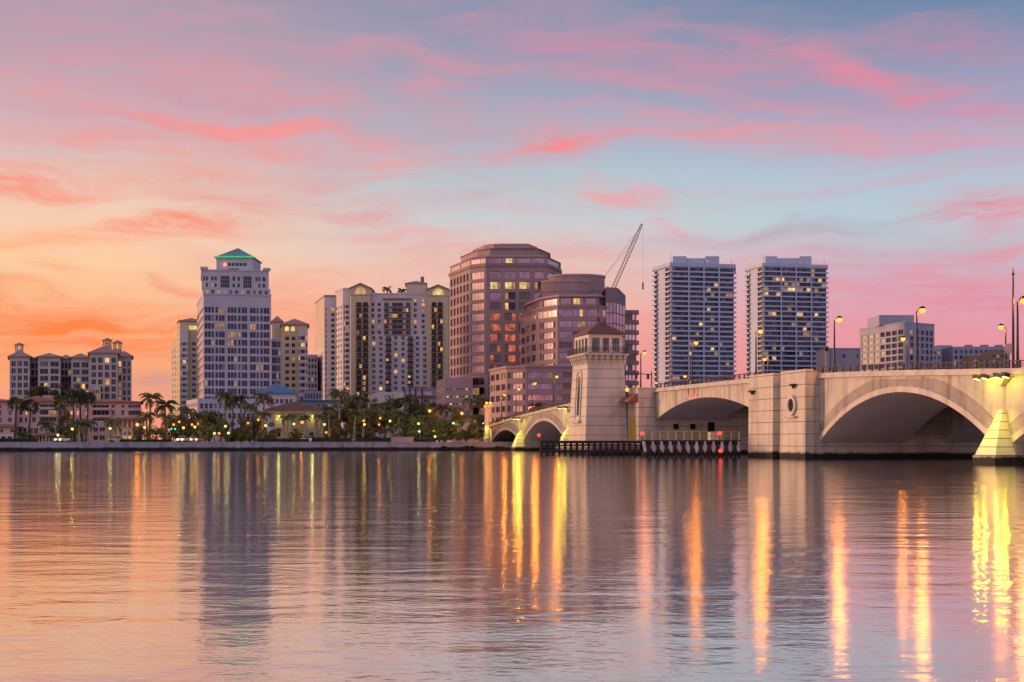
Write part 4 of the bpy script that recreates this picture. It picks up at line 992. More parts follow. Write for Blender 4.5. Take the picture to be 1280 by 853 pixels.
# lower side wing and podium
A, B = P(339,572), P(351.5,572)
block(b,'lavender_stone',A,B,24,GZ,Z(424,572),even(4,dist(A,B),.75,.3),[(zr(391.3+10.17*i),zr(384.2+10.17*i)) for i in range(4,12)],g='glass_blue',nv=1,nh=2,pick=lits(.08,('lit_dim',),33))
A0, A, B = (X(233,572),572), (X(247,545),545), (X(333,545),545)
b.facade('lavender_stone',A0,A,GZ,Z(499,550),[(2,dist(A0,A)-2)],[(Z(509,550),Z(504,550)),(Z(519,550),Z(514,550))],g='glass_rose',nv=6)
block(b,'lavender_stone',A,B,14,GZ,Z(499,550),even(14,dist(A,B),1.2,.6),[(Z(511.5,550),Z(505,550)),(Z(524,550),Z(517,550))],g='glass_blue',nv=1,nh=2,sides=False)
b.finish()

# --- pavilion with blue hip roof
Y = 478; b = Building('pavilion', 'white banded pavilion with deep blue hip roof beside the lavender tower', (X(350,Y), Y, GZ))
A, B = P(322,Y), P(369.5,Y)
block(b,'white_stucco',A,B,14,GZ,Z(493,Y),even(7,dist(A,B),1.2,.5),[(Z(505,Y),Z(499,Y))],pick=lits(.25,('lit_dim','lit_yellow'),41))
hip_roof(b,A[0],B[0],Y,Y+14,Z(493,Y),Z(478.5,Y+7),'blue_roof',.8)
cap(b,[A,B,(B[0],Y+14),(A[0],Y+14)],Z(494,Y),'white_paint',.35,.6,'eave_band'); b.finish()

# --- cream tower on the other side of the lavender tower
Y = 650; b = Building('condo_tower', 'cream condominium tower with yellow-lit roof arches between the lavender tower and grey slab', (X(365,Y), Y, GZ))
A, B = P(340,664), P(353,664); block(b,'cream_pale',A,B,14,GZ,Z(403,664),colpx(A,B,[(342,345),(348,351)]),[(Z(425+8.3*i+4.5,664),Z(425+8.3*i,664)) for i in range(10)],nv=1,pick=lits(.06,WARM,51))
hip_roof(b,A[0],B[0],664,678,Z(403,664),Z(396,671),'tile_pale',.6)
A, B = P(352,Y), P(384.5,Y)
rows = [(Z(421+8.35*i+4.8,Y),Z(421+8.35*i,Y)) for i in range(13)]
block(b,'cream_stucco',A,B,20,GZ,Z(406.5,Y),colpx(A,B,[(356.5,361.3),(364.4,369)]),rows,nv=2,pick=lits(.05,WARM,52))
hip_roof(b,A[0],B[0],Y,Y+20,Z(406.5,Y),Z(399.5,Y+10),'tile_pale',.8)
A, B = P(372.5,647), P(384.8,647)
block(b,'white_stucco',A,B,2.9,GZ,Z(410,647),colpx(A,B,[(373.3,374.6),(375.8,381),(382.2,383.8)]),rows,nv=2,pick=lits(.12,WARM,53))
for a,c in ((356,361.5),(363.5,369)): 
    p = MB(); q = archpoly((c-a)/2*Y/F*.9,0,(Z(408,Y)-Z(414,Y)),6); xc = X((a+c)/2,Y); p.add([(xc+u,Y-.06,Z(414,Y)+z) for u,z in q],[tuple(range(len(q)))]); p.build('roof_arch','lit_yellow',b.root,'roof arch glowing yellow')
b.finish()
Y = 760; b = Building('office_slab', 'narrow grey block squeezed between the cream tower and the large white condominium', (X(390,Y), Y, GZ))
A, B = P(384,Y), P(397,Y); block(b,'grey_concrete',A,B,20,GZ,Z(443.5,Y),even(3,dist(A,B),1.1,.3),[(Z(448+8*i+5,Y),Z(448+8*i,Y)) for i in range(8)],g='glass_blue',nv=1,pick=lits(.1,('lit_dim',),54)); b.finish()

# --- large white and cream condominium with stepped side
b = Building('condo_complex', 'large white and cream condominium with dark balcony bays, lit roof arches and stepped flank', (X(480,730), 735, GZ))
FL = 7.03  # storey height in photo rows at 720
zz = lambda y: Z(y,720)
rows = [(zz(378+FL*i+4.3),zz(378+FL*i)) for i in range(19)]
P0,P1,P2,P3,P4,P5,P6 = P(394,790),P(405.5,750),P(419,750),P(428.5,735),P(438,735),P(438.5,720),P(463,720)
za = Z(371,750); zb_ = Z(362,735)
def stk(m,A,B,z1,cols,seed,**k): b.facade(m,A,B,GZ,z1,cols,[r_ for r_ in rows if r_[1] < z1-1],pick=lits(.12,WARM,seed),**k)
Ln = dist(P0,P1)
b.facade('cream_pale',P0,P1,zz(429),za,[],[])
b.facade('white_stucco',P0,P1,GZ,zz(429)-.01,even(5,Ln,2.2,3),[r_ for r_ in rows if r_[1] < zz(430)],nv=1,pick=lits(.05,WARM,61),depth=.6)
stk('white_stucco',P1,P2,za,colpx(P1,P2,[(406.8,408.2),(413.8,418.3)]),62,nv=2)
stk('white_stucco',P2,P3,zb_,even(3,dist(P2,P3),2,1),63,nv=1)
stk('white_stucco',P3,P4,zb_,colpx(P3,P4,[(429.8,431),(432,436.3)]),64,nv=2)
b.facade('white_stucco',P4,P5,GZ,zb_,[],[])
BX, BY = X(562,720), 752
b.wall('white_stucco').add([(P0[0],P0[1],za),(P1[0],P1[1],za),(P2[0],P2[1],za),(P2[0],800,za),(P0[0],800,za)],[(0,1,2,3,4)])
b.wall('white_stucco').add([(P2[0],P2[1],zb_),(P3[0],P3[1],zb_),(P4[0],P4[1],zb_),(P5[0],P5[1],zb_),(P5[0],790,zb_),(P2[0],790,zb_)],[(0,1,2,3,4,5)])
b.plain('white_stucco',(P2[0],800),P2,za,zb_)
for (q,z,py) in ((P1,za,0),(P3,zb_,0)): pass
# cream balcony towers
def cream_tower(px0,px1,ya,yg,bays,seed,litp):
    A,B = P(px0,720),P(px1,720); zt = zz(ya); mid = (A[0]+B[0])/2; hw = (B[0]-A[0])/2
    r_ = random.Random(seed)
    rr = [(zz(378+FL*i+5.2),zz(378+FL*i)) for i in range(19)]
    block(b,'cream_stucco',A,B,24,GZ,zt,colpx(A,B,bays),rr,nv=2,nh=1,depth=1.5,pick=lits(litp,('lit_warm','lit_amber','lit_dim'),seed),frame='frame_dark')
    for i in range(19):
        p = MB(); x0 = X(bays[0][0]-.6,720); x1 = X(bays[1][1]+.6,720); z = zz(378+FL*i+5.2)
        p.box(x0,x1,718.9,719.99,z-.18,z); p.box(x0,x1,718.9,718.95,z+.85,z+.92)
        k = int((x1-x0)/.7)
        for j in range(k+1): xx = x0+(x1-x0)*j/k; p.box(xx-.04,xx+.04,718.9,718.95,z,z+.85)
        p.build('balcony','frame_dark',b.root)
    # gable with arch
    p = MB(); g0 = zz(ya); g1 = zz(yg)
    p.add([(A[0]-.3,719.6,g0),(B[0]+.3,719.6,g0),(B[0]+.3,719.6,g0+(g1-g0)*.55),(mid,719.6,g1),(A[0]-.3,719.6,g0+(g1-g0)*.55),
           (A[0]-.3,738,g0),(B[0]+.3,738,g0),(B[0]+.3,738,g0+(g1-g0)*.55),(mid,738,g1),(A[0]-.3,738,g0+(g1-g0)*.55)],
          [(0,1,2,3,4),(5,9,8,7,6),(0,5,6,1),(1,6,7,2),(4,9,5,0)]); p.build('gable','cream_stucco',b.root)
    p = MB(); h0 = g0+(g1-g0)*.55
    for s_ in (-1,1): p.hexa([(mid,718.9,g1),(mid+s_*(hw+.8),718.9,h0-.1),(mid+s_*(hw+.8),738.6,h0-.1),(mid,738.6,g1)],[(mid,718.9,g1+.5),(mid+s_*(hw+.8),718.9,h0+.4),(mid+s_*(hw+.8),738.6,h0+.4),(mid,738.6,g1+.5)])
    p.build('roof','tile_pale',b.root)
    q = archpoly(hw*.55,0,(g1-g0)*.62,8); p = MB(); p.add([(mid+u,719.55,g0+.4+z) for u,z in q],[tuple(range(len(q)))]); p.build('roof_arch','lit_yellow' if seed==72 else 'lit_peach',b.root,'roof arch glowing with warm light')
cream_tower(438.5,463,369,355,[(445.3,452),(453.5,460.3)],71,.16)
cream_tower(535,560.5,370,357,[(539.5,545.6),(547.2,553.4)],72,.3)
A, B = P(463,722), P(535,722); zmid = Z(419,722); ztop = Z(368,722)
rl = [r_ for r_ in rows if r_[1] < zmid-.3]; ru = [r_ for r_ in rows if r_[0] > zmid]
lw_ = [(p_-2.1,p_+2.1) for p_ in (467.2,476,494.6,503.8,521.8,531)]
block(b,'white_stucco',A,B,26,GZ,zmid,colpx(A,B,sorted(lw_+[(482.6,488.6),(510,516)])),rl,nv=2,nh=2,pick=lits(.09,WARM,73),depth=.5)
A2, B2 = P(463,723), P(535,723)
up = [(p_-1.9,p_+1.9) for p_ in (466,474,519,529)]+[(480.2,486),(490,503.5),(507.5,513)]
block(b,'white_stucco',A2,B2,25,zmid,ztop,colpx(A2,B2,sorted(up)),ru,nv=2,nh=1,pick=lits(.16,WARM,74),depth=.9)
for (a,c,lo_,hi_) in ((481.8,489.4,6,17),(509.2,516.8,6,17)):
    for i in range(lo_,hi_):
        z = zz(378+FL*i+5); p = MB(); p.box(X(a,721),X(c,721),720.4,721.99,z-.15,z); p.box(X(a,721),X(c,721),720.4,720.46,z,z+.8); p.build('balcony','frame_dark',b.root)
for i in range(6):
    z = zz(378+FL*i+5); p = MB(); p.box(X(479.6,721),X(513.6,721),721.4,722.98,z-.15,z); p.box(X(479.6,721),X(513.6,721),721.4,721.46,z+.7,z+.78); p.build('balcony','frame_dark',b.root)
cap(b,[A2,B2,(B2[0],748),(A2[0],748)],ztop,'white_stucco',.7,.4); cap(b,[(A2[0]+6.5,721.8),(B2[0]-8.5,721.8),(B2[0]-8.5,723),(A2[0]+6.5,723)],Z(374.3,722),'tile_pale',.6,.2,'canopy')
A3, B3 = P(560.5,722), P(568,722); block(b,'white_stucco',A3,B3,20,GZ,zz(366),colpx(A3,B3,[(562.5,564.5)]),rows,nv=1,pick=lits(.1,WARM,75))
x0, x1 = X(508.5,738), X(533,738); box_part(b,'roof_pavilion','cream_pale',x0,x1,734,750,ztop,Z(355.5,736)); hip_roof(b,x0,x1,734,750,Z(355.5,736),Z(352,742),'tile_pale',.7)
box_part(b,'chimney','tile_pale',X(526,740),X(530,740),738,741,Z(353,740),Z(346.5,740))
cap(b,[P0,P1,P2,(P2[0],795),(P0[0],797)],za,'tile_pale',.8,.5,'roof'); cap(b,[P2,P3,P4,(P4[0],780),(P2[0],780)],zb_,'white_stucco',.8,.4)
for px in (519,529): p = MB(); p.ball((X(px,721.7),721.7,Z(376,722)),.45); p.build('facade_lamp','lit_yellow',b.root)
b.finish(98)
# --- granite office tower with stepped crown
def facets(b, m, pts, z0, z1, specs, rows, **k):
    for (A, B), sp_ in zip(zip(pts, pts[1:]), specs):
        if sp_ is None: b.facade(m, A, B, z0, z1, [], []); continue
        kk = dict(k); kk.update(sp_.get('k', {}))
        b.facade(m, A, B, z0, z1, sp_['cols'](A, B), sp_.get('rows', rows), **kk)
def ev(n, frac, m0=.4): return lambda A, B: even(n, dist(A, B), (dist(A, B)-2*m0)/n*frac, m0)
b = Building('office_tower', 'brown granite office tower with faceted corners, rose glass and stepped drum crown', (X(632,590), 590, GZ))
Q = [P(562,598),P(587,571),P(607,565),P(684,565),P(701,584)]; BK = [(X(701,584)+2,645),(X(562,598)+4,645)]
zz = lambda y: Z(y,566)
rows = [(zz(348.6+13.05*i),zz(339.6+13.05*i)) for i in range(14)]
rr = random.Random(5)
def pf(i,j,n,m):
    k = m-1-j
    if k == 0: return 'glass_plum'
    if k == 1: return ('lit_yellow','lit_yellow','lit_dim') if i < 3 else 'lit_dim'
    if k == 2: return ('glass_plum','lit_dim','glass_brown')[i % 3]
    if k == 3: return ('glass_brown','lit_warm','glass_brown','glass_brown')[i]
    return tuple(rr.choice(('lit_red','lit_red','glass_brown')) for _ in range(3)) if i < 3 else 'glass_brown'  # random panes of the lower storeys emit orange-red
pr = lambda i,j,n,m: ('lit_warm' if (m-1-j) == 2 and False else None)
facets(b,'granite',Q,zz(470),zz(334),[dict(cols=ev(6,.55,.6),k=dict(nv=1,g='glass_dark',frame='granite_dark',depth=.8)),
    dict(cols=ev(1,.84,.3),k=dict(nv=4,g='glass_rose',frame='granite_dark')),
    dict(cols=lambda A,B: colpx(A,B,[(612.5,626),(631,644.4),(649,662.8),(668,680.5)]),k=dict(nv=3,pick=pf,frame='granite_dark',depth=.9)),
    dict(cols=ev(2,.7),k=dict(nv=2,g='glass_plum',frame='granite_dark'))],rows[:10])
# open parking storeys below
rowsg = [(zz(481+12.5*i),zz(472+12.5*i)) for i in range(4)]
facets(b,'pink_concrete',Q,GZ,zz(470)-.01,[dict(cols=ev(6,.55,.6),k=dict(nv=1,g='lit_dim',frame='granite_dark')),
    dict(cols=ev(1,.9,.2),k=dict(nv=2,pick=lambda i,j,n,m: 'glass_brown' if j==3 else 'lit_dim',frame='granite',depth=1.2)),
    dict(cols=ev(3,.85),k=dict(nv=2,pick=lits(.3,('lit_yellow','lit_dim'),80),g='glass_brown',frame='granite',depth=1.2)), None],rowsg)
b.plain('granite',Q[-1],BK[0],GZ,zz(334)); b.plain('granite',BK[0],BK[1],GZ,zz(334)); b.plain('granite',BK[1],Q[0],GZ,zz(334))
full = Q+BK
cap(b,full,zz(334),'granite_dark',1.1,.5,'cornice')
zb0, zb1 = zz(334)+1.1, zz(321.5)
def shrink(poly, f):
    cx = sum(p[0] for p in poly)/len(poly); cy = sum(p[1] for p in poly)/len(poly)
    return [(cx+(x-cx)*f, cy+(y-cy)*f) for x, y in poly]
Q2 = shrink(full,.985)
facets(b,'granite',Q2[:5],zb0,zb1,[dict(cols=ev(2,.94,.2),k=dict(nv=3,g='glass_rose',depth=.2)),dict(cols=ev(1,.95,.1),k=dict(nv=3,g='glass_rose',depth=.2)),
   dict(cols=ev(4,.97,.6),k=dict(nv=4,g='glass_plum',depth=.25,pick=lambda i,j,n,m: ('glass_plum','lit_yellow','lit_yellow','glass_plum') if i==1 else None)),
   dict(cols=ev(1,.9),k=dict(nv=4,g='glass_plum',depth=.2))],[(zb0+.4,zb1-.5)],frame='granite_dark')
b.plain('granite',Q2[4],Q2[5],zb0,zb1); b.plain('granite',Q2[6],Q2[0],zb0,zb1)
p = MB(); p.prism(shrink(full,1.0),zb1,zb1+1.5,scale_top=.82); p.prism(shrink(full,.80),zb1+1.5,zb1+4.0,scale_top=.985); p.prism(shrink(full,.815),zb1+4.0,zb1+4.7,scale_top=.76); p.prism(shrink(full,.60),zb1+4.7,zb1+6.9,scale_top=.97)
p.build('crown_drum','granite',b.root)
for px in (619,664): p = MB(); p.box(X(px-3.2,585),X(px+3.2,585),584.4,585,zb1+6.6,zb1+7.8); p.build('beacon','red_beacon',b.root)
for px in (604,612,628,634):
    p = MB(); p.tube((X(px,590),590,zb1+6.6),(X(px,590),590,zb1+8.6),.06,n=5); p.build('antenna','iron',b.root)
b.finish(98)
# pink parking annex
Y = 545; b = Building('parking_garage', 'pink concrete parking annex with small lit slots beside the granite tower', (X(568,Y), Y, GZ))
A, B, D_ = P(545.5,566), P(556,548), P(591,548)
rg = [(Z(488+9.3*i,548),Z(485.6+9.3*i,548)) for i in range(4)]
b.facade('pink_concrete',A,B,GZ,Z(473.5,548),even(4,dist(A,B),2,1),rg,nv=1,g='glass_brown',pick=lits(.4,('lit_yellow',),81))
block(b,'pink_concrete',B,D_,22,GZ,Z(472,548),even(8,dist(B,D_),.8,.5),rg,nv=1,g='glass_brown',pick=lits(.35,('lit_yellow','lit_dim'),82)); b.finish()

# --- lower terraced office tower in front
b = Building('office_tower', 'terraced mauve office block with ribbon windows, twin roof drums and rounded slab ends', (X(715,530), 530, GZ))
zz = lambda y: Z(y,514)
Q = [P(650.5,550),P(671,524),P(697,512),P(752,512),P(770,521)]; BK = [(X(770,521)+6,585),(X(650,550)+2,590)]
rows = [(zz(409.6+13.2*i),zz(401.6+13.2*i)) for i in range(9)]
def pm(i,j,n,m): return None
sp3 = dict(cols=ev(3,.94,.4),k=dict(nv=3,g='glass_plum',pick=lits(.12,('glass_brown','lit_dim','glass_brown'),83)))
specs = [dict(cols=ev(3,.72,.3),k=dict(nv=2,g='glass_brown',pick=lits(.25,('lit_dim','glass_rose'),84))),
         dict(cols=lambda A,B: colpx(A,B,[(675,677),(678.2,691.3),(692.3,694)]),k=dict(nv=3,g='glass_rose')), sp3,
         dict(cols=ev(1,.9,.2),k=dict(nv=3,g='glass_plum'))]
facets(b,'granite',Q,GZ,zz(397.5),specs,rows,frame='granite_dark',depth=.5)
b.plain('granite',Q[-1],BK[0],GZ,zz(397.5)); b.plain('granite',BK[0],BK[1],GZ,zz(397.5)); b.plain('granite',BK[1],Q[0],GZ,zz(397.5))
full = Q+BK
z0, z1 = zz(397.5), zz(384.5); Q2 = full
facets(b,'granite',Q2[:5],z0,z1,[dict(cols=ev(1,.95,.2),k=dict(nv=4,g='glass_rose')),dict(cols=ev(1,.95,.2),k=dict(nv=4,pick=lambda i,j,n,m: ('glass_rose','glass_rose','lit_yellow','glass_rose'))),
   dict(cols=ev(3,.96,.3),k=dict(nv=4,g='glass_plum',pick=lambda i,j,n,m: ('glass_plum','glass_plum','lit_warm','glass_plum') if i==1 else None)),dict(cols=ev(1,.9,.2),k=dict(nv=3,g='glass_rose'))],[(z0+.3,z1-.9)],frame='granite_dark',depth=.2)
b.plain('granite',Q2[4],Q2[5],z0,z1); b.plain('granite',Q2[6],Q2[0],z0,z1)
cap(b,full,z1,'granite',.5,.35,'ledge')
Q3 = shrink(full,.88); za_, zb_ = z1+.5, zz(371.5)
Q3 = [(x,y-2) for x,y in Q3]
facets(b,'granite',Q3[:5],za_,zb_,[dict(cols=ev(2,.8,.3),k=dict(nv=2,g='glass_rose')),dict(cols=ev(1,.8,.2),k=dict(nv=2,g='glass_rose')),
   dict(cols=ev(3,.85,.3),k=dict(nv=3,g='glass_plum',pick=lambda i,j,n,m: ('lit_warm','lit_yellow','glass_plum') if i==1 else None)),dict(cols=ev(1,.8,.2),k=dict(nv=3,g='glass_rose'))],[(za_+.5,zb_-.4)],frame='granite_dark',depth=.4)
b.plain('granite',Q3[4],Q3[5],za_,zb_); b.plain('granite',Q3[6],Q3[0],za_,zb_)
p = MB(); p.prism(shrink(Q3,1.05),zb_,zb_+.9,scale_top=.97); p.build('ledge','granite',b.root)
def drum(px0,px1,Yc,z0,z1,n=22,m='granite'):
    c = (X((px0+px1)/2,Yc),Yc); r_ = (px1-px0)/2*Yc/F
    p = MB(); p.prism([(c[0]+r_*math.cos(2*math.pi*(i+.5)/n),c[1]+r_*.8*math.sin(2*math.pi*(i+.5)/n)) for i in range(n)],z0,z1); d_ = p.build('roof_drum',m,b.root)
    p = MB(); rr_ = r_+.35
    for za_r, h_ in ((z1,.7),((z0+z1)/2,.35)): p.prism([(c[0]+rr_*math.cos(2*math.pi*(i+.5)/n),c[1]+rr_*.8*math.sin(2*math.pi*(i+.5)/n)) for i in range(n)],za_r,za_r+h_)
    p.build('drum_rim','pink_concrete',d_)
drum(677,738,540,zb_+.9,Z(351,530)); drum(685,756,556,zb_+.9,Z(343.8,545))
# vertical glass bay and wing with rounded slabs
A, B, D_ = P(757,515), P(771,517), P(782,530)
zt = Z(361,520); rws = [(r0,r1) for r0,r1 in floors(6,12,3.83,.1,3.6) if r1 < zt-.5]
b.facade('granite_dark',A,B,GZ,zt,even(3,dist(A,B),dist(A,B)/3-.15),rws,nv=1,g='glass_plum',frame='granite_dark',depth=.15)
b.facade('granite_dark',B,D_,GZ,zt-1.5,even(3,dist(B,D_),dist(B,D_)/3-.15),[r_ for r_ in rws if r_[1] < zt-2],nv=1,g='glass_plum',frame='granite_dark',depth=.15)
p = MB(); p.add([(A[0],A[1],zt),(B[0],B[1],zt),(B[0]+2,560,zt),(A[0],560,zt)],[(0,1,2,3)]); p.hexa([(B[0],B[1],zt-1.5),(D_[0],D_[1],zt-1.5),(D_[0],560,zt-1.5),(B[0],560,zt-1.5)],[(B[0],B[1],zt),(B[0]+.5,B[1]+1,zt),(B[0]+.5,560,zt),(B[0],560,zt)]); p.build('bay_roof','granite_dark',b.root)
b.plain('granite_dark',D_,(D_[0]+1,565),GZ,zt-1.5)
A, B = P(780,541), P(795.5,541); zt = Z(390,541)
block(b,'granite',A,B,24,GZ,zt,even(3,dist(A,B),1.1,.3),[(zt-3.8*i-3.0,zt-3.8*i-.9) for i in range(11)],nv=1,g='glass_rose',pick=lits(.4,('glass_brown',),86))
for i in range(11):
    z = zt-3.8*i-.85; p = MB(); n = 8
    pts = [A,(B[0],B[1])]+[(B[0]+1.1*math.sin(math.pi*k/n)*1.0,B[1]+2.2*(1-math.cos(math.pi*k/n))) for k in range(1,n)]+[(B[0],B[1]+6),(A[0],A[1]+6)]
    p.prism([(x,y-.8) for x,y in pts],z,z+1.45); p.build('balcony_slab','granite',b.root)
b.finish(98)
# low curved front building
b = Building('office_building', 'low mauve office building with curved front and ribbon windows behind the bridge lamps', (X(670,475), 475, GZ))
Q = [P(612.5,492),P(633,470),P(657,466),P(722,466),P(748,478)]; BK = [(X(748,478),503),(X(612,494)+1,508)]
zz = lambda y: Z(y,468); rows = [(zz(473.2+13.9*i),zz(465.6+13.9*i)) for i in range(5)]
facets(b,'granite',Q,GZ,zz(460),[dict(cols=ev(3,.75,.2),k=dict(nv=2,g='glass_brown',pick=lits(.2,('lit_dim',),87))),
   dict(cols=lambda A,B: colpx(A,B,[(634.5,638.5),(639.5,653),(654,656)]),k=dict(nv=3,g='glass_rose',pick=lambda i,j,n,m: 'glass_brown' if i!=1 else ('lit_peach' if j==m-1 else None))),
   dict(cols=lambda A,B: colpx(A,B,[(659.5,691),(696,703),(704,719)]),k=dict(nv=6,g='glass_plum',pick=lambda i,j,n,m: ('glass_plum',)*5+('lit_dim',) if i==0 and j==m-1 else ('glass_brown' if i==2 else None))),
   dict(cols=ev(2,.8),k=dict(nv=2,g='glass_brown'))],rows,frame='granite_dark',depth=.5)
b.plain('granite',Q[-1],BK[0],GZ,zz(460)); b.plain('granite',BK[1],Q[0],GZ,zz(460))
cap(b,Q+BK,zz(460),'granite',.7,.5,'ledge'); b.finish(98)

# --- twin white towers
def twin(dx, label, seed, lit_rows, litp, ks=1.0):
    sh = lambda px, Y_: (X(px+dx, Y_*ks), Y_*ks)
    A0, A, B = sh(817.5,905), sh(838.5,880), sh(917.5,890)
    b = Building('residential_tower', label, (A[0]+15, 895*ks, GZ), 'twin white residential towers')
    Ln = dist(A,B); d = Vector((B[0]-A[0],B[1]-A[1]))/Ln; n = Vector((d.y,-d.x)); zt = Z(333,880*ks); pitch = 3.03*ks; NF = 35
    ds = Vector((A[0]-A0[0],A[1]-A0[1])); Ls = ds.length; ds /= Ls; ns = Vector((ds.y,-ds.x))
    rq = random.Random(seed)
    bays = [0.9]+[u for (u,_) in colpx(A,B,[(860.3+dx,861),(879+dx,880),(898+dx,899)])]+[Ln-.3]
    rows = [(zt-.5-pitch*(i+1)+1.0, zt-.5-pitch*i-.12) for i in range(NF-1)]
    def pk(i,j,nn,m):
        k = m-1-j; pr_ = lit_rows.get(k, litp)
        o = tuple(rq.choice(('lit_warm','lit_yellow','lit_dim','lit_dim')) if rq.random() < pr_ else rq.choice(('glass_blue','glass_tower','glass_tower','glass_tower','glass_dark','glass_curtain')) for _ in range(4))
        return o
    cols = [(bays[i]+.2,bays[i+1]-.2) for i in range(4)]
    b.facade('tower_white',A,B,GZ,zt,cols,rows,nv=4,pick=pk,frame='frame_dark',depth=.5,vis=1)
    # side: balconies at the far edge, blank wall, glazed corner
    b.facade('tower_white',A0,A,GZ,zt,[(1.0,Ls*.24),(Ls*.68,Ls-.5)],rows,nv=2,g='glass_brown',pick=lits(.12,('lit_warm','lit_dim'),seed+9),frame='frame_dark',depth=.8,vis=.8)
    E_ = (B[0]+4,B[1]+26); D_ = (A0[0]+4,A0[1]+12); b.plain('tower_white',B,E_,GZ,zt); b.plain('tower_white',E_,D_,GZ,zt)
    for i in range(NF):
        z = zt-.5-pitch*i
        p = MB()
        def rec(u0,u1,v0,v1,z0,z1,o=A,dd=d,nn=n): 
            q = lambda u,v: (o[0]+dd.x*u+nn.x*v, o[1]+dd.y*u+nn.y*v)
            p.hexa([(*q(u0,v1),z0),(*q(u1,v1),z0),(*q(u1,v0),z0),(*q(u0,v0),z0)],[(*q(u0,v1),z1),(*q(u1,v1),z1),(*q(u1,v0),z1),(*q(u0,v0),z1)])
        if i == 0: continue
        rec(-.9,Ln+1.1,.01,1.3,z-.12,z+.10); rec(-.9,Ln+1.1,1.18,1.3,z+.11,z+.95)
        rec(Ls*.66,Ls+.02,.01,1.2,z-.12,z+.10,A0,ds,ns); rec(Ls*.66,Ls+.02,1.08,1.2,z+.11,z+.85,A0,ds,ns)
        rec(-.5,Ls*.26,.01,1.5,z-.12,z+.9,A0,ds,ns)
        p.build('balcony','tower_white',b.root)
    for u in bays[1:4]:
        p = MB(); o = Vector(A)+d*u; q = lambda uu,v: (o.x+d.x*uu+n.x*v, o.y+d.y*uu+n.y*v)
        p.prism([q(-.42,1.42),q(.42,1.42),q(.42,.02),q(-.42,.02)],GZ,zt); p.build('pier','tower_white',b.root)
    poly = [A0,A,B,E_,D_]; cap(b,poly,zt,'tower_white',2.3,1.2,'roof_slab')
    zr_ = zt+2.3; K8 = 888*ks; x0,x1 = X(842+dx,K8), X(898+dx,K8)
    p = MB(); p.box(x0,x1,K8+2,K8+20,zr_,Z(322.5,K8)); p.box(x0-.5,x0+8,K8,K8+22,zr_,Z(320.5,K8)); p.box(x1-8,x1+.5,K8,K8+22,zr_,Z(320.5,K8)); p.build('penthouse','tower_white',b.root)
    p = MB(); p.ball((X(884+dx,K8),K8-.8,zr_+1.6),.6); p.build('roof_lamp','lit_peach',b.root)
    for px,h in ((838.6,9),(914.5,4.5)): x = X(px+dx,K8+6); p = MB(); p.tube((x,K8+6,zr_),(x,K8+6,zr_+h),.12,.06,5); p.build('antenna','iron',b.root)
    b.finish(98)
twin(0,'first white twin residential tower with mostly dark balconies, beside the terraced mauve block',91,{5:.1,9:.08,10:.14,11:.1},.045)
twin(115.5,'second white twin residential tower with bright lit upper storeys, beside the white office block',92,{2:.6,3:.3,4:.5,5:.1,9:.2,13:.25,16:.2,17:.2},.05,1.17)

# --- white office block and low buildings behind the bridge
b = Building('office_block', 'white gridded office block with sunset-lit windows and roof plant box behind the bridge railing', (X(1120,905), 905, GZ))
A0, A, B = P(1074.5,936), P(1131,880), P(1168,898); zz = lambda y: Z(y,880)
rows = [(zz(417.5+8.05*i),zz(411.8+8.05*i)) for i in range(12)]
cs = colpx(A0,A,[(1077,1083),(1085,1091),(1092.5,1098.5),(1100.5,1106),(1107.5,1113.5),(1115,1121),(1122.8,1129)])
b.facade('office_white',A0,A,GZ,zz(404),cs,rows,nv=1,depth=.8,pick=lambda i,j,n,m: ('lit_peach' if i<4 and (m-1-j)<5 and not (i==3 and j%2) else None),frame='office_white')  # sunset reflected in the first columns is put in as pane emission
cs = colpx(A,B,[(1137.5,1142),(1144.5,1149),(1151,1155),(1157,1160.8),(1162.5,1166)])
b.facade('office_white',A,B,GZ,zz(404),cs,rows,nv=1,depth=.8,g='glass_blue',frame='office_white',pick=lits(.06,('lit_dim',),95))
b.plain('office_white',B,(B[0]+12,950),GZ,zz(404))
cap(b,[A0,A,B,(B[0]+12,950),(A0[0]+12,965)],zz(404),'office_white',.8,.3)
box_part(b,'plant_room','office_white',X(1094,915),X(1137,915),905,935,zz(403),Z(394,905)); b.finish()
Y = 850; b = Building('warehouse', 'plain grey windowless block between the second twin tower and the white office block', (X(1055,Y), Y, GZ))
A, B = P(1033,Y), P(1075.5,Y); block(b,'grey_concrete',A,B,30,GZ,Z(436.5,Y),colpx(A,B,[(1053,1057),(1071,1073)]),[(Z(448,Y),Z(443,Y))],nv=1,g='glass_blue')
cap(b,[A,B,(B[0],Y+30),(A[0],Y+30)],Z(436.5,Y),'grey_concrete',.6,.3); b.finish()
Y = 1000; b = Building('apartment_block', 'pale blue-grey apartment block seen over the bridge beside the white office block', (X(1180,Y), Y, GZ))
A, B = P(1165,Y), P(1193,Y); block(b,'office_white',A,B,24,GZ,Z(437,Y),even(5,dist(A,B),1.7,.6),[(Z(443+6.5*i,Y),Z(439.5+6.5*i,Y)) for i in range(5)],nv=1,g='glass_blue',pick=lits(.08,('lit_dim',),97))
box_part(b,'stair_tower','office_white',X(1174,Y),X(1191,Y),Y+2,Y+14,Z(437,Y)-.1,Z(431.5,Y)); b.finish()
Y = 910; b = Building('apartment_block', 'pale apartment block with recessed balconies seen over the bridge near the mast', (X(1225,Y), Y, GZ))
A, B = P(1191,Y), P(1262,Y); block(b,'office_white',A,B,24,GZ,Z(433.5,Y),even(11,dist(A,B),1.9,.5),[(Z(442.5+7*i,Y),Z(437.5+7*i,Y)) for i in range(6)],nv=2,g='glass_blue',depth=.9,pick=lits(.12,('lit_dim','lit_warm'),98))
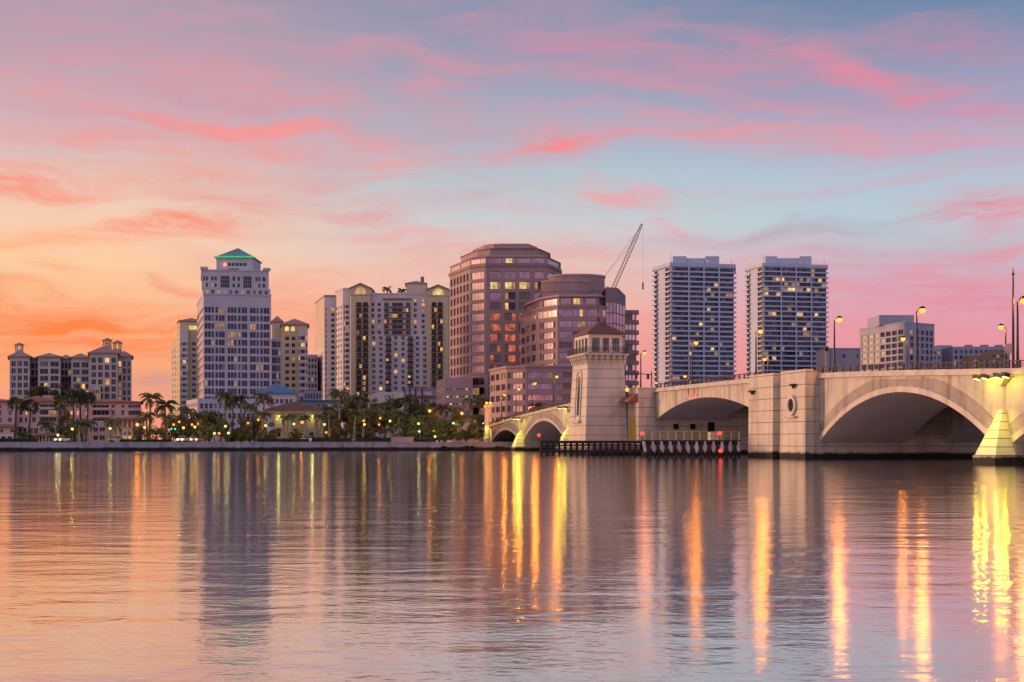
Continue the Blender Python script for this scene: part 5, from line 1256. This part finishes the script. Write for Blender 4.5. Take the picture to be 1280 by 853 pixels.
for px in (1212,1232,1250): box_part(b,'roof_box','grey_concrete',X(px,Y),X(px+7,Y),Y+5,Y+11,Z(433.5,Y)-.1,Z(430.5,Y))
b.finish()
Y = 870; b = Building('apartment_block', 'low brown stucco building in front of the pale apartments near the mast', (X(1232,Y), Y, GZ))
A, B = P(1214,Y), P(1240,Y); block(b,'brown_stucco',A,B,18,GZ,Z(444.5,Y),even(3,dist(A,B),1.6,.6),[(Z(453+6*i,Y),Z(449.5+6*i,Y)) for i in range(4)],nv=1,pick=lits(.2,('lit_dim',),99))
A, B = P(1239,Y+2), P(1256,Y+2); block(b,'brown_stucco',A,B,18,GZ,Z(438,Y),even(3,dist(A,B),1.4,.4),[(Z(447+6*i,Y),Z(443.5+6*i,Y)) for i in range(4)],nv=1,pick=lits(.2,('lit_dim',),100)); b.finish()

# --- columned villa by the park
Y = 370; b = Building('columned_villa', 'columned stone villa with broad pediment roof and yellow-lit porch niches in the park', (X(370,Y), Y, GZ))
x0, x1 = X(338,Y), X(407,Y); ze = Z(516.5,Y-2.5)
A, B = (x0,Y), (x1,Y); block(b,'temple_stone',A,B,16,GZ,ze,colpx(A,B,[(346,350.8),(357,361),(371,378.5),(387,391.8),(400,404)]),[(Z(546.5,Y),Z(540.5,Y))],nv=2,g='glass_dark',frame='temple_stone')
p = MB(); p.box(x0-1.2,x1+1.2,Y-2.9,Y+16.5,ze,Z(513,Y-2.9)); p.build('entablature','temple_stone',b.root)
zr_ = Z(513,Y-2.9); xm = X(370,Y); za_ = Z(502,Y-3)
p = MB(); p.add([(x0-1.9,Y-3.4,zr_),(x1+1.9,Y-3.4,zr_),(xm,Y-3.4,za_),(x0-1.9,Y+17,zr_),(x1+1.9,Y+17,zr_),(xm,Y+17,za_)],[(0,1,2),(3,5,4),(0,2,5,3),(1,4,5,2),(0,3,4,1)]); rf = p.build('roof','temple_roof',b.root)
p = MB(); p.lathe([(.5,0),(.3,.5),(.15,1.1)],(xm,Y-3,za_-.1),6); p.build('finial','temple_stone',rf)
for px in (341.5,353.5,364,382,394.5,404):
    x = X(px,Y-2.3); p = MB(); p.lathe([(.6,0),(.6,.25),(.42,.35),(.36,ze-GZ-.5),(.55,ze-GZ-.3),(.55,ze-GZ)],(x,Y-2.2,GZ),10); p.build('column','temple_stone',b.root)
for px in (348.3,390.5):
    x = X(px,Y-1); p = MB(); p.ball((x,Y-.75,Z(520.5,Y)),.3); p.build('porch_lamp','white_lamp',b.root)
    ld = bpy.data.lights.new('porch_glow','POINT'); ld.energy = 110; ld.color = (.85,.85,.2); ld.shadow_soft_size = .3
    lo = bpy.data.objects.new('porch_glow',ld); C.objects.link(lo); lo.parent = b.root; lo.location = Vector((x,Y-1.2,Z(522.5,Y)))-Vector(b.loc)
box_part(b,'step','temple_stone',x0-1.5,x1+1.5,Y-3.2,Y-.02,GZ-.3,GZ+.25); b.finish()
# --- low blocks in the middle distance
Y = 560; b = Building('low_block', 'low grey flat-roofed block below the stepped flank of the large condominium', (X(400,Y), Y, GZ))
A, B = P(372,Y), P(424,Y); block(b,'grey_concrete',A,B,16,GZ,Z(501,Y),even(7,dist(A,B),1.4,.5),[(Z(511,Y),Z(505.5,Y))],nv=2,g='glass_blue',pick=lits(.2,('lit_dim',),102))
A, B = P(379,572), P(403,572); block(b,'grey_concrete',A,B,10,GZ,Z(489,572),even(6,dist(A,B),.8,.4),[(Z(499,572),Z(492,572))],nv=1,g='glass_blue'); 
p = MB(); p.box(X(372,559),X(424,559),559.2,559.98,Z(502.3,Y),Z(500.3,Y)); p.build('cornice','blue_roof',b.root); b.finish()
Y = 575; b = Building('low_block', 'low white windowless hall in front of the large white condominium', (X(482,Y), Y, GZ))
A, B = P(460,582), P(470,572); C_ = P(505,572)
b.facade('white_stucco',A,B,GZ,Z(492,575),even(2,dist(A,B),.9,1),[(Z(503,575),Z(499,575))],nv=1)
block(b,'white_stucco',B,C_,16,GZ,Z(490.5,572),[],[]); b.finish()
Y = 585; b = Building('low_block', 'unfinished grey block with exposed brown frame beside the pink parking annex', (X(527,Y), Y, GZ))
A, B = P(504,Y), P(549,Y); block(b,'grey_concrete',A,B,14,GZ,Z(485,Y),colpx(A,B,[(506,511.5),(513,518.5),(520,526.5),(528.5,541)]),[(Z(494.5,Y),Z(488.5,Y)),(Z(504,Y),Z(498,Y))],nv=1,g='glass_rose',frame='rust_red',depth=.5,pick=lambda i,j,n,m: 'white_stucco' if (i+j)%2 else 'glass_plum')
for px in (505,512.3,519.3,527.5):
    p = MB(); p.box(X(px,Y)-.25,X(px,Y)+.25,Y-.4,Y-.02,GZ,Z(484,Y)); p.build('frame_post','rust_red',b.root)
box_part(b,'frame_beam','rust_red',X(504,Y),X(549,Y),Y-.45,Y-.41,Z(496.8,Y),Z(495.6,Y)); b.finish()

# --- crane behind the terraced block
Yk = 640; base = (X(766,Yk),Yk,GZ)
t = thing('crane', 'slender lattice crane with raised boom and hanging hook line behind the terraced mauve block', 'crane', base)
foot = Vector((X(766,Yk),Yk,Z(362,Yk))); tip = Vector((X(802.5,Yk),Yk,Z(280,Yk)))
p = MB()
for a,c in ((-.9,-.9),(.9,-.9),(.9,.9),(-.9,.9)): p.box(base[0]+a-.12,base[0]+a+.12,Yk+c-.12,Yk+c+.12,GZ,foot.z)
for i in range(36):
    z = GZ+i*(foot.z-GZ)/36; h = (foot.z-GZ)/36
    for (a,c,e,f_) in ((-.9,-.9,.9,-.9),(.9,-.9,.9,.9),(.9,.9,-.9,.9),(-.9,.9,-.9,-.9)):
        p.tube((base[0]+a,Yk+c,z),(base[0]+e,Yk+f_,z+h),.06,n=4)
p.build('mast','crane_red',t)
p = MB(); p.box(base[0]-4.5,base[0]+1.2,Yk-1.2,Yk+1.2,foot.z-2.2,foot.z-.1); p.build('machine_cab','crane_red',t)
d = (tip-foot).normalized(); nn = Vector((-d.z,0,d.x)); yy = Vector((0,1,0)); p = MB(); Lk = (tip-foot).length; NB = 22
ch = [nn*.75+yy*.65, nn*.75-yy*.65, -nn*.75-yy*.65, -nn*.75+yy*.65]
tp = lambda u: 1.0-.65*max(0,(u-.75)/.25)
pt = lambda c,u: foot+d*(Lk*u)+c*tp(u)
for k,c in enumerate(ch):
    for i in range(NB):
        u0,u1 = i/NB,(i+1)/NB; p.tube(pt(c,u0),pt(c,u1),.19,n=4); p.tube(pt(c,u0),pt(ch[(k+1)%4],u1),.10,n=4)
p.build('boom','crane_red',t)
p = MB(); back = foot+Vector((-6,0,3)); p.tube(back,tip-d*2,.07,n=4); p.tube(back+Vector((1.5,0,1.5)),tip-d*8,.06,n=4); p.tube(back,foot+Vector((-4,0,-1)),.08,n=4); p.tube(foot,back,.1,n=4); p.build('pendant_line','iron',t)
p = MB(); hk = tip+Vector((.4,0,-26)); p.tube(tip+Vector((.4,0,0)),hk,.045,n=4); p.build('hoist_line','iron',t)
p = MB(); p.box(hk.x-.3,hk.x+.3,Yk-.3,Yk+.3,hk.z-3.2,hk.z); p.build('hook_block','iron',t)
# ------------------------------------------------------------------ vegetation
def palm_crown_mesh(seed, n=20, droop=1.0, ln=3.2):
    r = random.Random(seed); mb = MB(); mats = ['palm_leaf','palm_dry']
    for i in range(n):
        a = 2*math.pi*i/n+r.uniform(-.2,.2); el0 = r.uniform(-.35,1.15) if i % 3 else r.uniform(.5,1.3); l = ln*r.uniform(.8,1.1); m = 1 if el0 < -.2 else 0
        ca, sa = math.cos(a), math.sin(a); pts = []; x = z = 0.0; th = el0; K_ = 9
        for k in range(K_+1):
            pts.append((x,z)); x += l/K_*math.cos(th); z += l/K_*math.sin(th); th -= (.13+.16*k/K_*2)*droop*r.uniform(.85,1.15)
        for k in range(K_):
            (x0,z0),(x1,z1) = pts[k],pts[k+1]
            mb.add([(x0*ca+.03*sa,x0*sa-.03*ca,z0),(x0*ca-.03*sa,x0*sa+.03*ca,z0),(x1*ca,x1*sa,z1)],[(0,1,2)],m)
            if k < 1: continue
            for h in (0,.5):
                u = (k+h)/K_; L_ = l*.23*math.sin(math.pi*min(1,.18+u*.85))**.8
                xm, zm = x0+(x1-x0)*h, z0+(z1-z0)*h; dx, dz = (x1-x0)/(l/K_), (z1-z0)/(l/K_)
                for s in (-1,1):
                    q = r.uniform(.5,.95); tx = xm+dx*L_*.5; tz = zm+dz*L_*.5-L_*q*.75; ty = s*L_*math.sqrt(max(.1,1-q*q*.6))*.85; w_ = .07
                    f = lambda X_,Y_,Z_: (X_*ca-Y_*sa, X_*sa+Y_*ca, Z_)
                    mb.add([f(xm-dx*w_,0,zm-dz*w_),f(xm+dx*w_*1.6,0,zm+dz*w_*1.6),f(tx+.05,ty,tz),f(tx-.05,ty,tz)],[(0,1,2,3)],m)
    return mb.mesh('palm_crown',mats)
def fan_crown_mesh(seed, n=46, R_=1.9):
    r = random.Random(seed); mb = MB()
    for i in range(n):
        el_ = math.asin(r.uniform(-.55,1)); a = r.uniform(0,2*math.pi); st = R_*r.uniform(.45,.75)
        d = Vector((math.cos(el_)*math.cos(a),math.cos(el_)*math.sin(a),math.sin(el_))); c = d*st
        s = d.orthogonal().normalized(); s.rotate(Matrix.Rotation(r.uniform(0,6.28),3,d)); t_ = d.cross(s)
        mb.add([(0,0,0),tuple(c+s*.02),tuple(c-s*.02)],[(0,1,2)],0)
        for k in range(7):
            b_ = (k-3)*.36; v = (d*math.cos(b_)+s*math.sin(b_)); l = R_*.62*r.uniform(.85,1.1); e = c+v*l+Vector((0,0,-.12*l)); w_ = (t_*.4+s*math.cos(b_)-d*math.sin(b_)).normalized()*.10
            mb.add([tuple(c),tuple(c+v*l*.55+w_),tuple(e),tuple(c+v*l*.55-w_)],[(0,1,2,3)],0 if el_ > -.35 else 1)
    return mb.mesh('palm_crown',['fan_leaf','palm_dry'])
PC = [palm_crown_mesh(1),palm_crown_mesh(2,18,1.15),palm_crown_mesh(3,22,.9,3.0),palm_crown_mesh(4,17,1.25,3.4)]
FC = [fan_crown_mesh(5),fan_crown_mesh(6,40)]
def palm(kind, px, y, Y, label, size=1.0, lean=0.0, base=GZ, group='palms of the waterfront'):
    x = X(px,Y); z = Z(y,Y); h = z-base; r = random.Random(int(px*10))
    t = thing('palm_tree', label, 'palm', (x,Y,base), group)
    mb = MB(); mb.smooth = True; n = 7; lx = lean
    rr_ = .26*size
    prev = None
    for k in range(n):
        u0,u1 = k/n,(k+1)/n; f = lambda u: (x-lx*(1-u)**1.6,Y,base+h*u)
        rad = lambda u: rr_*(1.25-.65*u+.5*max(0,.12-u)*4)
        mb.tube(f(u0),f(u1),rad(u0),rad(u1),8)
    mb.build('trunk','trunk_grey' if kind != 'f' else 'trunk_brown',t)
    me = r.choice(FC if kind == 'f' else PC); o = bpy.data.objects.new('crown',me); C.objects.link(o); o.parent = t
    o.location = (0,0,h-.1); o.rotation_euler = (r.uniform(-.08,.08),r.uniform(-.08,.08),r.uniform(0,6.28)); o.scale = (size,)*3
    return t
def YS(px, off):
    Y = 325.0
    for _ in range(6): Y = shore_y(X(px,Y))+off
    return Y
PL = [ # kind, px, crown row, distance behind the wall, size, label
 ('f',20,506,20,1.0,'tall fan palm nearest the end flats, standing before the pink waterfront wall'),
 ('f',38.5,508,20,.95,'tall fan palm with curving trunk before the flats with stacked balconies'),
 ('f',74.5,507,24,.8,'fan palm in front of the recessed courtyard wing'),
 ('f',91.5,498,30,1.0,'first of three tall slim fan palms clustered before the broad flats'),
 ('f',100,496.5,31,1.05,'middle of three tall slim fan palms clustered before the broad flats'),
 ('f',110,499,29,1.0,'third of three tall slim fan palms, beside the broad flats balconies'),
 ('c',58,531,14,1.0,'short coconut palm hiding the tiled arcade of the balconied flats'),
 ('c',99,531,13,.95,'short coconut palm under the three slim fan palms'),
 ('c',108,530,16,1.0,'second short coconut palm under the slim fan palms, by a white lamp'),
 ('c',142,528.5,14,1.0,'short coconut palm at the porch of the broad pink flats'),
 ('c',188,498,34,1.15,'tall royal palm against open orange sky, first past the pink flats'),
 ('c',206,506,38,1.35,'large full palm beside the tall royal palm at the edge of the open sky'),
 ('c',183,521,24,1.1,'mid-height palm below the tall royal palm by the sodium lamps'),
 ('c',209,522,22,1.15,'mid-height bushy palm in front of the large full palm'),
 ('c',234,513.5,36,1.05,'palm in front of the slim cream tower foot'),
 ('c',250,521,26,1.0,'palm in front of the pink-lit podium of the lavender tower'),
 ('c',281,495,30,1.15,'tallest palm in front of the lavender tower, with grey trunk'),
 ('c',291,500,32,1.1,'tall palm just beside the tallest palm before the lavender tower'),
 ('c',301,498.5,33,1.05,'tall palm in the row before the lavender tower podium, third of four'),
 ('c',313,509,28,.95,'smaller palm before the lavender tower, last of its row'),
 ('c',330,496.5,30,1.2,'tall palm standing before the blue-roofed pavilion'),
 ('c',329,519,16,.95,'short palm at the corner of the columned villa'),
 ('c',360,522,12,.9,'short palm before the dark door of the columned villa'),
 ('c',380,522,14,.75,'small palm before the middle columns of the villa'),
 ('c',401,522,12,.85,'short palm before the outer lit niche of the villa'),
 ('c',411,512,18,.95,'slim palm at the park side of the columned villa'),
 ('c',424.5,493,32,1.3,'tall shaggy palm before the stepped flank of the large condominium'),
 ('c',449,498.5,30,1.3,'tall spreading palm below the cream balcony tower of the large condominium'),
 ('c',443.5,518,12,.85,'slim palm with pale trunk at the hedge, beside the paired lamps'),
 ('c',455,517,14,.9,'palm at the paired lamps in the middle of the park'),
 ('c',498.5,518,14,1.0,'palm with bare pale trunk above the low pink wall'),
 ('c',543,508,34,1.05,'palm behind the bright sodium lamp by the pink parking annex'),
 ('c',556,511,36,1.1,'dark palm in front of the pink parking annex'),
 ('c',571,513,38,1.1,'dark palm below the corner of the granite tower'),
 ('c',589,502,42,1.1,'tall palm under the lit parking storeys of the granite tower'),
 ('c',600,499.5,44,1.15,'tall palm next to the bridge column, before the granite tower'),
]
for k,px,y,off,s,lb in PL: palm(k,px,y,YS(px,off),lb,s,lean=(.9 if px in (38.5,) else random.Random(int(px)).uniform(-.5,.5)))
palm('c',671,508,395,'palm behind the bridge railing before the low mauve office building',1.2)
palm('c',722,500,410,'palm half hidden behind the bridge tender tower',1.1)
palm('c',484,361.5,736,'small roof-garden palm on the large condominium, standing alone',1.25,base=75.6,group='roof garden palms')
palm('c',503,363.5,736,'small roof-garden palm beside the roof pavilion of the large condominium',1.2,base=75.6,group='roof garden palms')

def crown_mesh(seed, mats, n=1900):
    r = random.Random(seed); mb = MB(); cl = []
    while len(cl) < 17:
        v = Vector((r.uniform(-1,1),r.uniform(-1,1),r.uniform(-.8,1)))
        if .25 < v.length < .92: cl.append((v, r.uniform(.22,.42)))
    for i in range(n):
        c, rad = r.choice(cl); d = Vector((r.gauss(0,1),r.gauss(0,1),r.gauss(0,.8))).normalized(); p = c+d*rad*r.uniform(.55,1.08)
        a = Vector((r.gauss(0,1),r.gauss(0,1),r.gauss(0,.7))).normalized(); b_ = a.orthogonal().normalized(); b_.rotate(Matrix.Rotation(r.uniform(0,6.28),3,a)); s = r.uniform(.055,.105)
        e = a.cross(b_)
        mb.add([tuple(p-b_*s),tuple(p+e*s*.55),tuple(p+b_*s),tuple(p-e*s*.55)],[(0,1,2,3)],0 if r.random() < .7 else 1)
    return mb.mesh('tree_crown',mats)
TC = [crown_mesh(11,['tree_leaf','tree_leaf_dark']),crown_mesh(12,['tree_leaf','tree_leaf_dark']),crown_mesh(13,['tree_leaf_dark','tree_leaf']),crown_mesh(14,['tree_leaf_dark','tree_leaf'],2300)]
def tree(px, y, wpx, hpx, Y, label, v=None, group='broad trees of the waterfront park'):
    x = X(px,Y); z = Z(y,Y); rw, rh = wpx*.62*Y/F, hpx*.54*Y/F; r = random.Random(int(px*7+y))
    t = thing('broadleaf_tree', label, 'tree', (x,Y,GZ), group)
    mb = MB(); hb = max(z-rh*.55,GZ+1.2); mb.tube((x,Y,GZ),(x+r.uniform(-.2,.2),Y,hb),.24,.17,8)
    for i in range(5):
        a = 2*math.pi*i/5+r.uniform(-.4,.4); e = (x+rw*.62*math.cos(a),Y+rw*.62*math.sin(a),z+rh*r.uniform(-.1,.5)); mb.tube((x,Y,hb-.4),e,.12,.04,6)
    mb.build('trunk','trunk_brown',t)
    o = bpy.data.objects.new('crown',TC[r.randrange(4) if v is None else v]); C.objects.link(o); o.parent = t; o.location = (0,0,z-GZ); o.scale = (rw*1.05,rw*1.05,rh*1.1); o.rotation_euler.z = r.uniform(0,6.28)
TR = [
 (52,491,30,17,430,'dark tree showing above the roofs of the balconied flats'),(76,493,26,18,425,'dark tree above the recessed courtyard wing'),(98,491.5,20,18,440,'dark treetop behind the three slim fan palms'),
 (82,533,15,30,340,'green tree growing in the gap before the courtyard wing'),(89,543,13,14,330,'small bright green shrub tree lit by the courtyard lamps'),(30,546,16,12,335,'low rounded shrub tree before the white porch columns'),
 (175,541,15,17,338,'small dark tree beside the sodium lamp past the pink flats'),(195,543,22,16,334,'low green tree glowing by the first park lamps'),(222,538,22,28,352,'dark tree behind the traffic light on the shore road'),
 (243,536,22,28,346,'dark tree between the lamps before the lavender podium'),(262,530,30,36,352,'large dark round tree before the lavender tower podium'),(277,538,24,24,344,'round tree by the bright lamp under the tall palms'),
 (303,539,22,26,346,'dark round tree under the palms before the lavender tower'),(318,534,20,28,352,'dark tree beside the two sodium lamps before the villa'),(337,541,22,20,343,'low bushy tree at the villa corner'),
 (371,544,15,13,341,'low bush tree between the villa columns and the wall'),(416,533,16,34,362,'dark tree hugging the park side of the villa'),(430,528,30,40,366,'tall soft green tree in the park beside the villa'),
 (447,533,26,34,356,'green tree behind the paired lamps in the park'),(464,528,30,38,364,'full green tree in the middle of the park hedge'),(481,530,28,34,358,'green tree with a sodium lamp beside it, above the hedge'),
 (507,514,46,32,392,'widest dark tree crown, below the unfinished grey block'),(503,537,24,24,347,'green tree behind the low pink wall'),(523,532,26,27,346,'tree with leaves lit green by a lamp inside its crown'),
 (540,530,24,32,356,'dark tree under the bright sodium lamp'),(557,535,24,28,345,'round green tree beside the cool white lamp'),(570,529,20,26,366,'dark tree behind the cool white lamp'),
 (583,535,30,29,344,'round green tree next to the retaining wall of the bridge'),(597,531,16,26,368,'tree rising behind the retaining wall at the bridge end'),
 (402,531,20,34,384,'dark tree at the back of the columned villa on its park side'),(420,538,24,22,350,'low dark tree between the villa and the tall soft green tree'),
 (438,512,26,26,398,'rounded treetop under the tall spreading palm'),(456,541,22,18,347,'low tree right behind the hedge at the paired lamps'),(490,512,26,26,404,'treetop between the park and the low white hall'),
 (533,514,26,28,400,'treetop in front of the unfinished grey block, next to the widest crown'),(514,541,22,18,352,'low dark tree between the pink garden wall and the green-lit tree'),(549,543,18,16,350,'low bushy tree by the lowest lamp'),
 (212,541,18,20,346,'low dark tree at the shore road crossing'),(256,542,18,20,338,'low tree in front of the large dark round tree'),(232,532,22,26,362,'tree under the palm at the slim cream tower foot'),(289,541,18,22,350,'low tree under the second tall palm'),(327,543,18,18,340,'low tree by the higher orange lamp at the villa'),
 (468,509,22,16,420,'treetop below the cream balcony tower of the large condominium'),
]
for a in TR: tree(*a)
def hedge(px0, px1, off, h, label):
    Ya, Yb = YS(px0,off), YS(px1,off); xa, xb = X(px0,Ya), X(px1,Yb); r = random.Random(int(px0)); mb = MB(); n = int((xb-xa)*130)
    for i in range(n):
        u = r.random(); s = r.uniform(.08,.16); k = r.random(); w_ = r.uniform(-.6,.6); zz_ = h*r.random()
        if k < .5: zz_ = h*(.88+.14*r.random())
        elif k < .85: w_ = -.6+.12*r.random()
        p = Vector((xa+(xb-xa)*u, Ya+(Yb-Ya)*u+w_, GZ+zz_*(.92+.08*math.sin(u*40))))
        a = Vector((r.gauss(0,1),r.gauss(0,1),r.gauss(0,1))).normalized(); b_ = a.orthogonal().normalized(); e = a.cross(b_)
        mb.add([tuple(p-b_*s),tuple(p+e*s*.6),tuple(p+b_*s),tuple(p-e*s*.6)],[(0,1,2,3)])
    mb.hexa([(xa,Ya-.5,GZ),(xb,Yb-.5,GZ),(xb,Yb+.5,GZ),(xa,Ya+.5,GZ)],[(xa,Ya-.45,GZ+h*.85),(xb,Yb-.45,GZ+h*.85),(xb,Yb+.45,GZ+h*.85),(xa,Ya+.45,GZ+h*.85)])
    o = mb.build('hedge','hedge_leaf'); tag(o,label,'hedge',None)
hedge(322,386,7,.9,'low clipped hedge before the columned villa'); hedge(390,440,7,1.25,'dark clipped hedge between the villa and the paired lamps')
hedge(445,489,7,1.2,'clipped hedge running from the paired lamps to the low pink wall'); hedge(517,545,7,.8,'short low hedge just past the low pink wall')
hedge(150,215,6.5,.7,'low hedge along the wall past the pink flats'); hedge(0,48,6.5,.9,'low hedge below the end flats and the two tall fan palms')
p = MB(); xa, xb = X(489,338.5), X(517,338.5); p.box(xa,xb,337.6,338.2,GZ,GZ+1.15); p.box(xa-.1,xb+.1,337.5,338.3,GZ+1.15,GZ+1.3); o = p.build('garden_wall','pink_concrete'); tag(o,'low pink garden wall between two hedges on the promenade','wall')
t = thing('promenade_railing','thin dark railing on the seawall before the last park trees','railing',(X(575,338),338,2.0))
p = MB()
for z in (2.5,3.0): p.tube((X(536,338),333.0,z),(X(604,338),338.2,z),.03,n=4)
p.build('rail','iron',t)
for i in range(13):
    u = i/12; xx = X(536,338)+(X(604,338)-X(536,338))*u; p = MB(); p.tube((xx,333+5.2*u,2.0),(xx,333+5.2*u,3.03),.04,n=5); p.build('post','iron',t)

# ------------------------------------------------------------------ park and road lamps
def park_lamp(px, y, off, kind, label):
    Y = YS(px,off); x = X(px,Y); z = Z(y,Y); so_ = kind.startswith('sodium')
    t = thing('park_lamp' if not so_ else 'road_lamp', label, 'lamp', (x,Y,GZ), 'road lamps of the waterfront' if so_ else 'park lamps of the waterfront')
    h = z-GZ; mb = MB(); mb.lathe([(.16,0),(.14,.5),(.07,.7),(.05,max(1,h-.3))],(x,Y,GZ),8); mb.build('pole','dark_metal',t)
    r_ = {'sodium_lamp':.40,'sodium_small':.30,'white_lamp':.30,'cool_lamp':.28}[kind]
    mb = MB(); mb.ball((x,Y,z),r_); g = mb.build('lamp_globe',kind,t); g.visible_shadow = False
    glow(t, (x,Y,z), {'sodium_lamp':1300,'sodium_small':400,'white_lamp':260,'cool_lamp':260}[kind], SODIUM if so_ else PARKWHITE, r_)
    mb = MB(); mb.lathe([(.12,0),(r_*1.05,.03),(.05,.22)],(x,Y,z+r_*.85),8); mb.build('lamp_cap','dark_metal',t)
PK = [
 (72.4,544,6,'white_lamp','low white lamp at the foot of the courtyard tree'),(90.4,536.5,8,'white_lamp','white globe lamp before the courtyard wing'),(137.8,535.8,8,'white_lamp','white globe lamp before the porch of the broad pink flats'),
 (171.7,531,12,'sodium_lamp','big orange lamp at the corner of the broad pink flats'),(180.7,534.6,8,'white_lamp','white globe lamp next to the big orange lamp'),
 (217,531,12,'sodium_small','orange lamp above the green traffic light on the shore road'),(224,527.5,30,'sodium_small','small orange lamp behind the traffic light, higher than its neighbours'),(230,510.5,60,'sodium_small','orange lamp high at the foot of the slim cream tower'),
 (229.3,535,9,'white_lamp','white globe lamp just past the green traffic light'),(240,531,12,'sodium_small','orange lamp of the close trio before the lavender podium'),(243.6,534,8,'white_lamp','white globe lamp of the close trio before the lavender podium'),(248,530,24,'sodium_small','second orange lamp of the close trio, behind the white globe'),
 (268,541.8,14,'white_lamp','low lamp under the large dark round tree'),(274,542,10,'sodium_small','low orange lamp beside the bright low lamp'),(285.6,541.5,9,'white_lamp','bright low lamp under the tallest palms'),(281.8,533,8,'white_lamp','white globe lamp below the tallest palm'),
 (310,529,14,'sodium_small','orange lamp before the dark trees left of the villa'.replace(' left of',' short of')),(322.8,525,16,'sodium_small','higher orange lamp close to the villa corner'),(331.9,532.2,7,'white_lamp','white globe lamp at the villa corner'),
 (367.4,530.3,7,'white_lamp','white globe lamp before the middle of the villa'),(377.6,527.7,14,'sodium_lamp','orange lamp before the middle of the villa'),(405.6,530.8,7,'white_lamp','white globe lamp at the outer niche of the villa'),
 (407.7,540.8,18,'sodium_small','low orange lamp under the slim palm by the villa'),(433.4,541.5,24,'sodium_small','low pinkish lamp deep in the park trees'),(454.7,526.1,14,'sodium_small','orange lamp of the stacked pair in the park'),(455.6,530.8,7,'white_lamp','white globe lamp of the stacked pair in the park'),
 (475.3,522.9,15,'sodium_small','single orange lamp high among the park trees'),(487.5,526.5,7,'white_lamp','white globe lamp over the end of the hedge by the pink wall'),(474,531,20,'sodium_small','faint low orange lamp under the single orange lamp'),
 (523.2,529.8,7,'white_lamp','lamp shining inside the green-lit tree crown'),(523.9,539.5,8,'cool_lamp','low cool lamp under the green-lit tree'),(537.1,513.8,16,'sodium_lamp','brightest and tallest orange lamp in the park'),
 (542.5,538.4,14,'sodium_small','low orange lamp under the brightest orange lamp'),(543.8,546,9,'white_lamp','lowest lamp close to the railing past the pink wall'),(566.7,529.2,6,'cool_lamp','cool white lamp on a tall post by the promenade railing'),(577.3,517,18,'sodium_lamp','orange lamp over the round tree by the retaining wall'),
 (592.8,527.3,16,'sodium_small','small orange lamp beside the retaining wall'),
]
for a in PK: park_lamp(*a)
b0 = (X(216.7,YS(216.7,10)),YS(216.7,10),GZ)
post_thing('traffic_light','green traffic light over the shore road below an orange lamp','traffic signal',b0,
   [('post','dark_metal',lambda p: p.box(-.07,.07,-.07,.07,0,3.4)),('signal_head','iron',lambda p: p.box(-.75,.75,-.1,.12,2.75,3.35)),('signal_lens','green_lamp',lambda p: (p.ball((-.42,-.14,3.05),.19),p.ball((.42,-.14,3.05),.19)))])

# ------------------------------------------------------------------ cars on the shore road
def car(px, off, rz, m, label, on=True):
    Y = YS(px,off); x = X(px,Y); t = thing('parked_car' if not on else 'car', label, 'car', (x,Y,GZ+.01), 'cars on the shore road'); t.rotation_euler.z = rz
    def part(name, mats, fn, par=None):
        p = MB(); p.smooth = False; fn(p); o = bpy.data.objects.new(name, p.mesh(name, mats)); C.objects.link(o); o.parent = par or t; return o
    def body(p): # nose towards -y
        prof = [(-2.2,.35),(-2.25,.62),(-2.1,.82),(-1.0,.95),(1.7,.98),(2.15,.9),(2.2,.4)]
        n = len(prof); p.add([(-.86,y_,z_) for y_,z_ in prof]+[(.86,y_,z_) for y_,z_ in prof],[(i,(i+1)%n,(i+1)%n+n,i+n) for i in range(n)]+[tuple(range(n-1,-1,-1)),tuple(range(n,2*n))])
    bd = part('body',m,body)
    part('cabin','glass_dark',lambda p: p.hexa([(-.8,-1.05,.94),(.8,-1.05,.94),(.8,1.7,.97),(-.8,1.7,.97)],[(-.62,-.3,1.42),(.62,-.3,1.42),(.62,1.1,1.42),(-.62,1.1,1.42)]))
    part('roof',m,lambda p: p.box(-.63,.63,-.35,1.12,1.421,1.47))
    for sx in (-.78,.78):
        for sy in (-1.4,1.35): part('wheel','tyre',lambda p: p.tube((sx-.1,sy,.32),(sx+.1,sy,.32),.32,n=12))
        part('headlight','headlamp' if on else 'glass_dark',lambda p: p.box(sx*.72-.16,sx*.72+.16,-2.30,-2.2,.56,.74))
    return t
car(227.8,13,R(0),'car_white','white car facing the water with dazzling headlights past the pink flats')
car(243,12,R(8),'car_grey','grey car with headlights on, just past the dazzling white car')
car(78,16,R(-10),'car_white','white car with lit headlights in the courtyard drive')
car(386,10,R(90),'car_white','white car parked side-on before the villa columns',False)
car(147,10,R(90),'car_grey','grey car parked side-on before the broad pink flats',False)
car(470,11,R(90),'car_red','dark red car parked side-on behind the park hedge',False)
